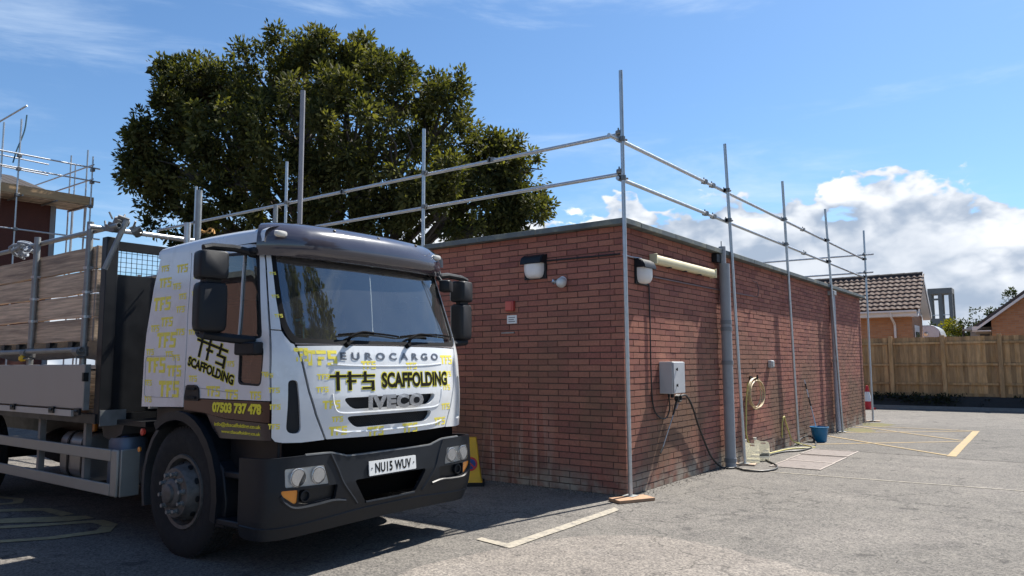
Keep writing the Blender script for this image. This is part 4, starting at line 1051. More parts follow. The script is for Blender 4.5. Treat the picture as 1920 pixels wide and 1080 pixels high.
MB().obox((-.34, .25, 1.76), (.10, 0, .02), (0, .16, 0), (0, 0, .03)).build('clipboard', mat('clip_blue', (.10, .22, .33), .6), truck, local=True, bev=.01)
# --- mirrors
def shell(c, hw, hh, dp, taper=.8, yaw=0., name='housing', parent=truck, m=black_plastic, lean=0.):
    c = Vector(c); rings = []
    for k, (t, sc) in enumerate(((-1, .95), (-.75, 1.), (0, 1.), (.6, .97), (.9, .90), (1, .80))):
        rg = []
        for i in range(24):
            a = 2*PI*i/24; cx, sz = math.cos(a), math.sin(a)
            y = hw*sc*math.copysign(abs(cx)**.30, cx); z = hh*(.5+.5*sc)*math.copysign(abs(sz)**.30, sz)
            y *= 1-(1-taper)*(z/hh < -.6)*0
            x = dp*t
            rg.append(c+Vector((x*math.cos(yaw)-y*math.sin(yaw)+lean*z, x*math.sin(yaw)+y*math.cos(yaw), z)))
        rings.append(rg)
    return MB().sweep(rings).build(name, m, parent, local=True, angle=50)
mirror_m = mat('mirror_housing', (.013, .0145, .018), .5, 0, .15, 10, .06, 300, spec=.3)
for sg, MX, MY in ((-1, -.59, 1.30), (1, -.50, 1.43)):
    yw = R(12)*sg
    mp_ = shell((MX, sg*MY, 1.945), .112, .185, .065, yaw=yw, name='door_mirror', m=mirror_m)
    shell((MX, sg*MY, 2.255), .112, .108, .075, yaw=yw, name='upper_mirror', parent=mp_, m=mirror_m)
    MB().box(MX-.03, MX+.03, sg*MY-.06, sg*MY+.06, 2.12, 2.16).build('hinge', black_plastic, mp_, local=True)
    MB().tube([(MX, sg*(MY+.07), 2.375), (MX, sg*MY, 2.395), (MX+.05, sg*1.15, 2.395), (-.50, sg*1.0, 2.37)], .028, 8).build('mirror_arm', black_plastic, mp_, local=True)
    MB().tube([(MX, sg*(MY+.06), 1.745), (MX, sg*(MY-.02), 1.735), (MX+.07, sg*1.15, 1.715), (-.40, sg*1.04, 1.70)], .034, 8).build('mirror_arm', black_plastic, mp_, local=True)
    MB().box(-.56, -.30, min(sg*1.035, sg*1.12), max(sg*1.035, sg*1.12), 1.595, 1.69).build('mirror_bracket', black_plastic, mp_, local=True, bev=.015)
    MB().box(-.62, -.44, min(sg*1.0, sg*1.06), max(sg*1.0, sg*1.06), 2.36, 2.41).build('mirror_bracket', black_plastic, mp_, local=True, bev=.015)
    for c, hw, hh in (((MX-.068, sg*MY, 1.945), .095, .16), ((MX-.078, sg*MY, 2.255), .095, .09)):
        MB().obox(c, (.004, 0, 0), (0, hw, 0), (0, 0, hh)).build('mirror_glass', chrome, mp_, local=True)
fm = shell((-.35, 1.02, 2.27), .10, .055, .05, yaw=R(30), name='kerb_mirror', m=mirror_m)
MB().tube([(-.37, .98, 2.30), (-.40, .95, 2.36)], .02, 6).build('mirror_arm', black_plastic, fm, local=True)
# --- wheels
def wheel(cx, cy, sg, dual=False):
    """sg = outward side; disc centre at cy"""
    ax = (0, sg, 0); r = .51
    rimo = MB(); prof = [(.30, -.20), (.30, -.02), (.292, .0), (.265, -.005), (.25, -.05), (.235, -.10)] if not dual else [(.30, -.2), (.30, -.02), (.292, 0), (.265, -.005), (.24, -.12)]
    # dish: front wheels bulge outwards
    dish = [(.245, -.075), (.225, -.03), (.205, .035), (.192, .06), (.16, .064), (.10, .066)] if not dual else [(.24, -.14), (.2, -.15), (.12, -.15)]
    rimo.lathe(prof, (cx, cy, r), ax, 36); rimo.lathe(dish+[(0, dish[-1][1])], (cx, cy, r), ax, 36)
    w = rimo.build('wheel', rim_mat, truck, local=True, angle=30)
    tp = [(.285, -.235), (.40, -.255), (.475, -.25), (.505, -.225), (.512, -.19), (.512, -.045), (.505, -.015), (.475, .005), (.40, .008), (.31, -.008), (.285, -.02)]
    MB().lathe(tp+[tp[0]], (cx, cy, r), ax, 48).build('tyre', rubber, w, local=True, angle=40)
    hx = MB().lathe([(.115, .06), (.115, .085), (.10, .10), (.075, .105), (.07, .125), (.05, .135), (0, .137)] if not dual else [(.12, -.16), (.12, .02), (.09, .05), (0, .05)], (cx, cy, r), ax, 24).build('hub', rim_mat, w, local=True)
    for i in range(10):
        a = 2*PI*i/10+.15; p = Vector((cx+.150*math.cos(a), cy+sg*(.06 if not dual else -.15), r+.150*math.sin(a)))
        MB().cyl(p, p+Vector((0, sg*.018, 0)), .021, 10).cyl(p+Vector((0, sg*.018, 0)), p+Vector((0, sg*.048, 0)), .0155, 6).build('wheel_nut', galv_old, w, local=True)
        if not dual:
            a += PI/10; q = Vector((cx+.221*math.cos(a), cy+sg*-.012, r+.221*math.sin(a))); nrm = Vector((math.cos(a)*.95, sg*.3, math.sin(a)*.95)).normalized()
            t1 = Vector((-math.sin(a), 0, math.cos(a))); t2 = nrm.cross(t1); rg = []
            for dd in (-.012, .006):
                rg.append([q+nrm*dd+t1*.026*math.cos(b)+t2*.017*math.sin(b) for b in [2*PI*k/12 for k in range(12)]])
            MB().sweep(rg).build('hand_hole', dark_body, w, local=True)
    tr = MB()
    for i in range(72):
        a = 2*PI*i/72
        for y in (-.20, -.145, -.09, -.04):
            c = Vector((cx+.511*math.cos(a), cy+sg*y, r+.511*math.sin(a))); t = Vector((-math.sin(a), 0, math.cos(a))); nn = Vector((math.cos(a), 0, math.sin(a)))
            tr.obox(c, t*.016, Vector((0, .021, 0)), nn*.006)
    tag(tr.build('tread', rubber, w, local=True, smooth=False), kind='stuff')
for sg in (-1, 1): wheel(-1.36, sg*1.03, sg)
for sg in (-1, 1): wheel(-5.98, sg*1.05, sg, True)
MB().cyl((-1.36, -.85, .51), (-1.36, .85, .51), .06, 10).build('front_axle', dark_body, truck, local=True)
MB().cyl((-5.98, -.85, .51), (-5.98, .85, .51), .10, 10).build('rear_axle', dark_body, truck, local=True)
# wheel arches
for sg in (-1, 1):
    def arch(angs, rx, rz, y0, y1, th, cx=-1.36, cz=.51):
        rings = []
        for a in angs:
            a = R(a); c, s_ = math.cos(a), math.sin(a)
            rings.append([(cx+(rx+d)*c, y, cz+(rz+d)*s_) for y, d in ((sg*y0, 0), (sg*y1, 0), (sg*y1, th), (sg*y0, th))])
        return MB().sweep(rings)
    wa = arch([-15, 0, 15, 30, 42, 54, 64, 72, 80, 90, 100, 108, 116, 124], .545, .595, .70, 1.09, .03).build('wheel_arch', bumper_mat, truck, local=True, angle=50)
    arch([-15, 0, 15, 30, 42, 54, 64, 72, 80, 90, 100, 108, 116, 124], .545, .575, 1.05, 1.10, .07).build('arch_lip', bumper_mat, wa, local=True, angle=50)
    mf = arch([128, 142, 156, 170, 184, 196], .62, .62, .62, 1.02, .035).build('mudguard', mat('mudguard', (.05, .05, .052), .6), truck, local=True, angle=50)
    MB().lathe([(.022, 0), (.022, .012), (0, .014)], (-2.06, sg*1.022, .80), (0, sg, 0), 12).build('side_reflector', amber, mf, local=True)
    MB().lathe([(.03, 0), (.03, .02), (0, .026)], (-1.97, sg*1.04, .955), (0, sg, 0), 12).build('side_lamp', red_lens, mf, local=True)
# --- chassis and tanks
for sg in (-1, 1): MB().box(-8.2, -.7, sg*.42-.04, sg*.42+.04, .74, 1.0).build('chassis_rail', dark_body, truck, local=True)
for x in (-2.3, -3.3, -4.2, -5.8, -7.0): MB().box(x-.05, x+.05, -.38, .38, .78, .96).build('cross_member', dark_body, truck, local=True)
MB().box(-3.0, -1.2, -.36, .36, .55, 1.0).build('engine_and_gearbox', dark_body, truck, local=True, bev=.08)
tank = MB().prism(rrect(-.98, -.52, .42, .87, .11, 5), -3.72, -3.12, lambda u, v, h: (h, u, v)).build('fuel_tank', mat('tank_aluminium', (.30, .30, .30), .4, .5), truck, local=True)
for x in (-3.56, -3.26): MB().prism(rrect(-.99, -.51, .41, .88, .115, 5), x, x+.035, lambda u, v, h: (h, u, v)).build('tank_strap', black_plastic, tank, local=True)
MB().cyl((-3.42, -.80, .86), (-3.42, -.80, .95), .035, 12).build('filler_cap', amber, tank, local=True)
t2 = MB().lathe([(0, -.02), (.15, 0), (.165, .03), (.165, .40), (.15, .44), (0, .46)], (-2.72, -.80, .42), (0, 0, 1), 20).build('reservoir', mat('reservoir_blue', (.16, .20, .27), .45, .3), truck, local=True)
MB().lathe([(.05, 0), (.05, .04), (0, .045)], (-2.68, -.86, .86), (0, 0, 1), 14).build('filler_cap', mat('blue_cap', (.02, .08, .35), .4), t2, local=True)
MB().prism([(-2.95, 1.0), (-2.5, 1.0), (-2.55, .9), (-2.75, .83), (-2.9, .86)], -.95, -.6, lambda u, v, h: (u, h, v)).build('tank_bracket', mat('bracket_grey', (.06, .06, .062), .6), truck, local=True)
MB().box(-5.0, -3.0, .62, 1.10, .28, .985).build('added_locker', dark_body, truck, local=True, bev=.02)  # added far-side locker, hides the sunlit ground seen beneath the deck
MB().box(-8.0, -6.6, .5, 1.08, .40, .985).build('added_locker', dark_body, truck, local=True, bev=.02)  # another added locker, keeps the rear underside dark
MB().lathe([(.28, -.13), (.42, -.14), (.49, -.10), (.51, 0), (.49, .10), (.42, .14), (.28, .13), (.28, -.13)], (-4.65, -.25, .62), (.15, 0, 1), 32).build('added_spare_wheel', rubber, truck, local=True)  # spare wheel added to darken the view under the bed
MB().box(-5.2, -4.1, -.30, .60, .45, .52).build('added_spare_carrier', dark_body, truck, local=True)  # carrier added along with the spare wheel
# --- side guards
for sg in (-1, 1):
    ys = sorted((sg*1.13, sg*1.10)); sgd = MB().box(-5.30, -2.36, ys[0], ys[1], .685, .785).build('side_guard', guard_mat, truck, local=True, bev=.006)
    MB().box(-5.30, -2.36, ys[0], ys[1], .39, .49).build('guard_rail', guard_mat, sgd, local=True, bev=.006)
    MB().box(-2.36+.002, -2.24, ys[0], ys[1]+.002, .385, .79).build('guard_end', guard_mat, sgd, local=True, bev=.02)
    y2 = sorted((sg*1.10, sg*.93)); MB().box(-2.25, -2.225, y2[0], y2[1], .385, .79).build('guard_return', guard_mat, sgd, local=True, bev=.008)
    for x in (-2.95, -3.95): MB().box(x-.025, x+.025, min(sg*1.095, sg*1.04), max(sg*1.095, sg*1.04), .42, 1.02).build('guard_bracket', mat('bracket_light', (.20, .19, .18), .6), sgd, local=True)
# --- flat bed
MB().box(-8.2, -2.62, -1.16, 1.16, 1.0, 1.085).build('deck_frame', dark_body, truck, local=True)
MB().box(-8.2, -2.66, -1.10, 1.10, 1.087, 1.115).build('deck', wood_side, truck, local=True)
for sg in (-1, 1):
    ys = sorted((sg*1.185, sg*1.15))
    x1 = -2.80
    for x0 in (-5.35, -8.1):
        ds = MB().box(x0+.01, x1, ys[0], ys[1], 1.125, 1.535).build('dropside', alu, truck, local=True, bev=.008)
        x1 = x0-.03
    MB().box(-8.1, -3.02, min(sg*1.17, sg*1.195), max(sg*1.17, sg*1.195), 1.055, 1.112).build('rub_rail', mat('rub_rail', (.46, .45, .43), .5, .3), truck, local=True)
    for x in (-5.08, -4.35, -3.42, -2.88):
        MB().box(x-.05, x+.05, min(sg*1.19, sg*1.212), max(sg*1.19, sg*1.212), 1.075, 1.135).cyl((x-.03, sg*1.205, 1.11), (x+.03, sg*1.205, 1.11), .016, 8).build('hinge', dark_body, truck, local=True)
    MB().box(-2.785, -2.765, min(sg*1.15, sg*1.20), max(sg*1.15, sg*1.20), 1.12, 1.535).build('dropside_post', galv_old, truck, local=True)
    MB().box(-2.79, -2.76, min(sg*1.17, sg*1.215), max(sg*1.17, sg*1.215), 1.38, 1.46).build('latch', dark_body, truck, local=True)
MB().box(-2.60, -2.07, -.98, .98, .985, 1.03).build('sun_gap_plate', dark_body, truck, local=True)  # added plate, stops sun falling through between cab and headboard
MB().box(-2.50, -2.15, -.55, .80, 1.032, 1.9).build('dark_gap_box', dark_body, truck, local=True, bev=.03)  # added box that fills the gap behind the cab with dark
# headboard: posts, sheet, mesh window
for sg in (-1, 1): MB().box(-2.70, -2.60, min(sg*1.03, sg*1.14), max(sg*1.03, sg*1.14), 1.0, 2.71).build('headboard_post', dark_body, truck, local=True, bev=.006)
hb = MB().box(-2.68, -2.64, -1.03, 1.03, 1.09, 2.37).build('headboard', dark_body, truck, local=True)
MB().box(-2.69, -2.62, -1.03, 1.03, 2.60, 2.68).build('top_bar', dark_body, hb, local=True)
MB().box(-2.60, -2.585, -1.13, -.90, .98, 1.12).build('step_plate', galv_old, hb, local=True)
ms = MB()
for i in range(42): ms.cyl((-2.66, -1.03+i*.05, 2.37), (-2.66, -1.03+i*.05, 2.60), .003, 4)
for i in range(5): ms.cyl((-2.66, -1.03, 2.40+i*.045), (-2.66, 1.03, 2.40+i*.045), .003, 4)
tag(ms.build('mesh_window', dark_body, hb, local=True), kind='stuff')
MB().box(-2.60, -2.56, .0, .5, 2.33, 2.40).build('beacon_strip', amber, hb, local=True)
# sides built up from scaffold boards held by stake tubes
for sg in (-1, 1):
    y = sg*1.10
    for k in range(4):
        for x0, x1 in ((-5.37, -2.815), (-8.05, -5.38)):
            dz = random.uniform(-.006, .006); z0 = 1.755+k*.2285+dz
            b = MB(); n = 10; r0 = []
            for i in range(n+1):
                x = x0+(x1-x0)*i/n; e = .004*math.sin(i*1.7+k*2.1+x0)
                r0.append([(x, y-.019, z0+e), (x, y+.019, z0+e), (x, y+.019, z0+.213+e*.5), (x, y-.019, z0+.213+e*.5)])
            b.sweep(r0).build('side_board', wood_side, truck, local=True, bev=.003, angle=25)
            for xe in (x0+.012, x1-.03): MB().box(xe, xe+.018, y-.0215, y+.0215, z0-.001, z0+.2155).build('end_band', galv_old, truck, local=True)
    for x, zt in ((-2.93, 2.88), (-4.12, 2.86), (-5.35, 2.92), (-6.6, 2.87), (-7.8, 2.9)):
        pl = MB().pipe((x, sg*1.155, 1.50), (x+.01, sg*1.155, zt), .030).build('stake_tube', galv_old, truck, local=True)
        for z in (1.98, 2.21, 2.44): MB().cyl((x, sg*1.155, z-.012), (x, sg*1.155, z+.012), .036, 12).box(x-.05, x+.05, min(sg*1.12, sg*1.15), max(sg*1.12, sg*1.15), z-.012, z+.012).build('band_clip', galv, pl, local=True)
        MB().cyl((x, sg*1.155, 1.61), (x, sg*1.155, 1.70), .045, 10).cyl((x-.05, sg*1.20, 1.655), (x+.05, sg*1.20, 1.655), .04, 10).cyl((x+.03, sg*1.15, 1.60), (x+.03, sg*1.23, 1.60), .011, 6).build('coupler', fitting, pl, local=True)
    MB().pipe((-8.1, sg*1.20, 1.655), (-2.86, sg*1.20, 1.672), TR).build('lower_ledger', galv_old, truck, local=True)
    MB().pipe((-8.1, sg*1.11, 2.80), (-2.45, sg*1.11, 2.80), TR).build('upper_ledger', galv_old, truck, local=True)
    for x in (-3.25, -3.75, -4.5, -4.9): MB().box(x-.045, x+.045, min(sg*1.07, sg*1.14), max(sg*1.07, sg*1.14), 1.66, 1.75).build('board_chock', dark_body, truck, local=True)
MB().pipe((-2.72, -1.25, 2.80), (-2.72, 1.25, 2.80), TR).build('transom', galv, truck, local=True)
MB().pipe((-2.58, -1.16, 2.40), (-2.46, -1.04, 2.86), TR).build('brace', galv_old, truck, local=True)
yc = mat('yellow_cap', (.75, .45, .02), .5)
MB().lathe([(.03, 0), (.034, .03), (.02, .05), (0, .052)], (-4.12, -1.205, 1.60), (0, -1, 0), 12).build('end_cap', yc, truck, local=True)
# ------------------------------------------------------------------ loose gear on the truck
def loose_tube(top, r, base_z, label, m=galv, lean=(0, 0)):
    t = Vector(top)
    return tag(MB().pipe((t.x+lean[0], t.y+lean[1], base_z), t, r).build('scaffold_tube', m), label, 'tube', 'scaffold tubes standing on the truck bed')
loose_tube(at(374, 357, 7.45), .030, 1.12, 'tall grey scaffold tube standing up behind the cab roof', galv_old)
loose_tube(at(352, 418, 7.45), .032, 1.12, 'short capped scaffold tube just left of the tall one behind the cab', galv)
loose_tube(at(517, 385, 8.35), .026, 1.12, 'short scaffold tube end showing above the smoked visor', galv_old)
loose_tube(at(568, 170, 8.6), .028, 1.12, 'tallest pale grey post rising against the dark tree crown', mat('pale_post', (.22, .22, .24), .6, .1))
rope_m = mat('grey_blue_rope', (.26, .29, .33), .9, 0, .3, 30)
rp_ = MB(); c = Vector((-4.95, -4.50, 2.72))
for k in range(9):
    pts = []; ph = random.uniform(0, 6); rr = random.uniform(.05, .11); ce = c+Vector((random.uniform(-.28, .28), random.uniform(-.05, .06), random.uniform(.02, .10)))
    for i in range(17):
        a = 2*PI*i/16; pts.append(ce+Vector((rr*math.cos(a+ph), .5*rr*math.sin(2*a+ph), .55*rr*math.sin(a))))
    rp_.tube(pts, .014, 6)
tag(rp_.build('rope_bundle', rope_m), 'bundle of grey blue rope heaped on the truck side boards', 'rope')
for i, (px, py, rz, lab) in enumerate(((205, 428, .3, 'steel scaffold clamp left on the truck top rail beside the black post'), (222, 415, 1.2, 'steel scaffold clamp standing upright on the tube above the black headboard post'), (252, 432, 2.4, 'steel scaffold clamp at the end of the cross tube nearest the cab'))):
    o = MB(); p = at(px, py, 6.85)
    o.cyl((0, 0, -.03), (0, 0, .03), .042, 10); o.cyl((.06, -.03, .01), (.06, .03, .01), .036, 10); o.cyl((.03, .03, 0), (.03, .10, .05), .009, 6); o.box(-.02, .08, -.012, .012, .03, .06); o.cyl((-.05, 0, 0), (-.10, .02, .05), .009, 6)
    ob = o.build('scaffold_clamp', fitting, None, local=True); ob.location = p; ob.rotation_euler = (.5*i, .3, rz); tag(ob, lab, 'clamp', 'loose scaffold clamps on the truck')
ot = MB()
for k in range(5): ot.tube([at(372+k*7, 437, 7.45)+Vector((.03*math.sin(k*2+i), .02*math.cos(i+k), .015*math.sin(i*1.3+k)))+Vector((0, 0, .01*i)) for i in range(5)], .008, 5)
tag(ot.build('orange_strap', mat('orange_strap', (.45, .24, .07), .9)), 'tangle of orange strap behind the cab roof', 'strap')

# ------------------------------------------------------------------ fixtures on the brick walls
def bulkhead(name, frame, label):
    """frame(u, d, z): u along the wall, d out from it"""
    t = thing(name, label, 'light', frame(0, 0, 0), 'bulkhead lights on the brick walls'); w = wloc(t)
    hood = MB()
    prof = [(0, .16), (.055, .16), (.105, .13), (.135, .08), (.14, .04), (.125, .04), (.12, .075), (.095, .115), (.05, .145), (0, .145)]
    hood.prism(prof, -.155, .155, lambda d, z, h: frame(h, d, z))
    for s in (-1, 1): hood.prism([(0, -.13), (.022, -.13), (.022, .05), (.13, .045), (.10, .125), (.05, .155), (0, .155)], s*.155-.012, s*.155+.012, lambda d, z, h: frame(h, d, z))
    hood.build('hood', black_plastic, t, bev=.004)
    rings = []
    for z, k in ((.07, .98), (.04, 1.), (-.04, 1.), (-.09, .93), (-.125, .78), (-.14, .5)):
        rings.append([frame(.138*k*x, .125*k*d, z) for x, d in ((-1, 0), (-1, .45), (-.8, .85), (-.4, 1), (0, 1.02), (.4, 1), (.8, .85), (1, .45), (1, 0))])
    MB().sweep(rings).build('diffuser', white_plastic, t, angle=60)
    MB().prism([(0, -.15), (.018, -.15), (.018, .16), (0, .16)], -.17, .17, lambda d, z, h: frame(h, d, z)).build('back_plate', black_plastic, t)
bulkhead('bulkhead_light', lambda u, d, z: Vector((-1.24+u, -.001-d, 2.74+z)), 'white bulkhead light with black hood on the shaded wall facing the truck')
bulkhead('bulkhead_light', lambda u, d, z: Vector((.001+d, .47+u, 2.63+z)), 'white bulkhead light with black hood on the sunlit wall near the corner')
t = thing('security_lamp', 'small round white lamp below the bulkhead light on the shaded wall', 'lamp', (-.83, 0, 2.54))
MB().lathe([(.055, 0), (.06, .02), (.05, .03)], (-.83, 0, 2.54), (0, -1, 0), 20).build('base', white_plastic, t)
MB().lathe([(.045, .02), (.062, .05), (.066, .09), (.05, .13), (.02, .15), (0, .155)], (-.83, 0, 2.54), (.25, -1, -.35), 20).build('dome', mat('frosted_lamp', (.62, .62, .60), .3, coat=.5), t)
MB().lathe([(.03, .05), (.035, .11), (0, .13)], (-.85, -.02, 2.55), (-.5, -.8, -.2), 14).build('bulb', reflector, t)
t = thing('call_point', 'small red alarm box on the shaded brick wall', 'alarm', (-1.63, 0, 2.2))
MB().box(-1.70, -1.57, -.055, 0, 2.20, 2.335).build('box', mat('red_box', (.42, .05, .04), .4, coat=.3), t, bev=.01)
MB().box(-1.69, -1.60, -.060, -.0555, 2.215, 2.32).build('cover', mat('red_box_face', (.50, .08, .07), .35, coat=.3), t)
t = thing('wall_notice', 'small white notice plate under the red alarm box', 'sign', (-1.62, 0, 2.04))
MB().box(-1.70, -1.545, -.012, -.001, 2.04, 2.148).build('plate', plate_white, t)
grey_print = mat('grey_print', (.22, .22, .22), .7)
for k in range(3): MB().box(-1.675, -1.57+(.0 if k != 1 else -.02), -.0132, -.0122, 2.06+k*.027, 2.072+k*.027).build('print_line', grey_print, t, smooth=False)
tag(MB().box(-1.79, -1.585, -.02, -.002, 1.913, 1.93).build('metal_strip', galv_old), 'thin metal strip fixed to bricks below the white notice', 'strip')
# conduit between the lights, round the corner
cd = MB(); cd.tube([(-1.08, -.012, 2.815), (-.6, -.014, 2.81), (-.02, -.014, 2.805)], .011, 8)
tag(cd.build('cable_conduit', cable_black), 'black cable run along the shaded wall from the bulkhead light to the corner', 'cable')
for x in (-.97, -.62, -.14): pass
tag(MB().tube([(.014, -.005, 2.80), (.016, .18, 2.79), (.02, .46, 2.80)], .008, 8).build('cable_conduit', galv), 'thin grey cable from the building corner to the sunlit bulkhead light', 'cable')
# strip light
t = thing('strip_light', 'long cream fluorescent strip light under the coping', 'light', (.05, 1.7, 2.8))
MB().prism(round_poly([(.0, 2.765), (.075, 2.765), (.10, 2.80), (.10, 2.85), (.075, 2.88), (.0, 2.88)], .03, 3), .73, 2.70, lambda d, z, h: (d+.001, h, z)).build('diffuser', cream, t, bev=.004)
for y in (.725, 2.705): MB().box(.0015, .108, y-.012, y+.012, 2.757, 2.888).build('end_cap', cream, t, bev=.008)
for y in (1.2, 1.7, 2.2): MB().box(.02, .075, y-.025, y+.025, 2.752, 2.764).build('clip', black_plastic, t)
cond = MB(); cond.tube([(.016, .78, 2.60), (.016, 2.6, 2.605), (.016, 4.58, 2.618)], .011, 8); cond.tube([(.016, 4.58, 2.618), (.06, 4.66, 2.63), (.065, 4.70, 2.75), (.05, 4.66, 2.86), (.014, 4.60, 2.87)], .009, 6)
tag(cond.build('wall_conduit', mat('painted_conduit', (.17, .10, .095), .6)), 'horizontal conduit below the strip light ending in a bent loop', 'conduit')
for y in (2.7, 3.9): pass
# soil pipe beside the strip light
t = thing('drain_pipe', 'thick grey plastic drain pipe standing against the sunlit wall', 'pipe', (.10, 3.03, 0))
MB().cyl((.10, 3.03, .0), (.10, 3.05, 3.0), .078, 24).build('stack', pvc_grey, t)
MB().cyl((.085, 3.02, 2.98), (.085, 3.02, 3.26), .052, 20).build('vent', pvc_grey, t)
for z, r in ((.10, .088), (1.52, .086), (2.02, .086), (2.12, .084)): MB().cyl((.10, 3.03+z*.006, z-.03), (.10, 3.03+z*.006, z+.03), r, 24).build('collar', mat('pipe_collar', (.20, .21, .225), .5), t)
MB().tube([(.085, 2.99, 3.10), (.085, 2.99, 3.34)], .008, 6).build('vent_rod', galv_old, t)
tag(MB().box(-.02, .085, 2.80, 2.98, 3.01, 3.13).build('pipe_bracket', black_plastic), 'dark outlet box at the coping beside the drain pipe', 'outlet')
t = thing('down_pipe', 'pale grey downpipe on the sunlit wall near the far pole', 'pipe', (.07, 9.68, 0))
MB().cyl((.07, 9.66, .0), (.07, 9.7, 3.02), .055, 16).build('pipe', mat('pale_pvc', (.36, .36, .40), .5), t)
for z in (.35, 1.55, 2.7): MB().cyl((.07, 9.68, z-.025), (.07, 9.68, z+.025), .064, 16).build('collar', pvc_grey, t)
MB().box(-.02, .14, 9.58, 9.80, 3.0, 3.10).build('hopper', pvc_grey, t, bev=.01)
# electrical cabinet
cabm_ = mat('cabinet_grey', (.45, .46, .47), .45, .1, .08, 4)
t = thing('electric_cabinet', 'grey electrical cabinet on the sunlit wall beside the corner pole', 'cabinet', (.09, 1.08, 1.13))
MB().box(.001, .185, .915, 1.262, 1.135, 1.535).build('body', cabm_, t, bev=.008)
MB().box(.187, .20, .922, 1.255, 1.142, 1.528).build('door', mat('cabinet_door', (.50, .51, .53), .35, .1, .1, 7), t, bev=.004)
for z in (1.24, 1.44): MB().cyl((.20, 1.0, z), (.214, 1.0, z), .012, 10).box(.21, .218, .994, 1.006, z-.02, z+.02).build('lock', dark_body, t)
MB().cyl((.08, 1.12, 1.08), (.08, 1.12, 1.134), .022, 10).cyl((.08, 1.02, 1.09), (.08, 1.02, 1.134), .016, 10).build('gland', black_plastic, t)
tag(MB().tube(catmull([(.018, .655, 2.50), (.018, .66, 2.05), (.018, .655, 1.40), (.018, .69, 1.0), (.03, .83, .85), (.04, 1.0, .83), (.05, 1.09, .93), (.08, 1.02, 1.10)], 5), .009, 6).build('supply_cable', cable_black), 'thin black cable drooping from the bulkhead light to the grey cabinet', 'cable')
lg = thing('pressure_lance', 'black and steel pressure washer lance hanging under the grey cabinet', 'lance', (.07, 1.1, .42))
MB().tube([(.09, 1.29, 1.10), (.08, 1.22, 1.0), (.07, 1.15, .86)], .014, 8).build('grip', cable_black, lg)
MB().tube([(.07, 1.15, .86), (.06, 1.0, .66), (.05, .86, .47)], .007, 6).build('wand', galv, lg)
MB().cyl((.05, .87, .48), (.048, .80, .415), .012, 8).build('nozzle', cable_black, lg)
MB().tube([(.075, 1.35, 1.06), (.07, 1.25, .93)], .006, 6).build('trigger_rod', galv, lg)
hk = MB()
for k in range(3): hk.tube([Vector((.06+.02*k, 1.30, 1.065))+Vector((0, .055*math.cos(a), .04*math.sin(a))) for a in [2*PI*i/14 for i in range(15)]], .011, 6)
tag(hk.build('hose_reel_hook', cable_black), 'small knot of black hose looped under the cabinet', 'hose')
pts = [(.08, 1.34, 1.09), (.07, 1.58, 1.085), (.06, 1.80, .92), (.055, 1.97, .69), (.05, 2.18, .455), (.05, 2.42, .21), (.07, 2.73, .03), (.17, 2.78, .016), (.24, 2.86, .016), (.45, 2.70, .016), (.65, 2.77, .016), (.73, 3.07, .016), (.62, 3.47, .016), (.25, 4.1, .016), (.16, 4.64, .016), (.22, 5.2, .016), (.40, 5.56, .016), (.42, 6.2, .016), (.30, 6.9, .016), (.12, 7.25, .10), (.06, 6.9, .10), (.06, 6.5, .02)]
tag(MB().tube(catmull(pts, 7), .0135, 8).build('pressure_hose', cable_black), 'long black hose from the cabinet snaking over the tarmac to the bucket', 'hose')
t = thing('socket_box', 'small grey socket box on the sunlit wall above the hose coil', 'box', (.04, 5.3, 1.45))
MB().box(.001, .07, 5.22, 5.36, 1.43, 1.555).build('body', cabm_, t, bev=.012)
MB().box(.071, .082, 5.235, 5.345, 1.445, 1.54).build('lid', mat('socket_lid', (.38, .40, .40), .4), t, bev=.006)
# yellow hose: coil on hook and length on the ground
yel_hose = mat('yellow_hose', (.50, .44, .13), .5, 0, .12, 20); cream_hose = mat('cream_hose', (.48, .38, .22), .55, 0, .12, 20)
co = MB()
for k in range(3):
    pts = []
    for i in range(15):
        a = 2*PI*i/14; pts.append((.05+.02*k, 4.33+.02*k+.36*math.sin(a)*(.85+.06*k), 1.03-.01*k+.26*math.cos(a)*(.9+.07*math.sin(k*2))))
    co.tube(catmull(pts, 3), .011, 6)
tag(co.build('hose_coil', cream_hose), 'coil of beige hose hung on the sunlit wall', 'hose')
tag(MB().cyl((0, 4.30, 1.24), (.12, 4.30, 1.26), .014, 8).cyl((.12, 4.30, 1.24), (.12, 4.30, 1.32), .014, 8).box(0, .02, 4.26, 4.34, 1.19, 1.30).build('hose_hook', dark_body), 'dark wall hook carrying the beige hose coil', 'hook')
tag(MB().tube(catmull([(.06, 4.02, 1.20), (.045, 3.96, .95), (.04, 3.93, .65), (.05, 3.9, .36), (.07, 4.2, .06), (.06, 4.7, .012), (.10, 5.1, .012), (.16, 5.7, .012), (.34, 6.0, .012), (.46, 6.2, .012), (.32, 6.36, .012), (.16, 6.5, .02), (.07, 6.25, .10), (.05, 6.12, .25), (.05, 5.95, .44), (.06, 5.83, .56), (.05, 5.74, .45), (.05, 5.70, .2)], 6), .0125, 8).build('garden_hose', yel_hose), 'yellow hose dropping from the coil and trailing along the wall foot', 'hose')
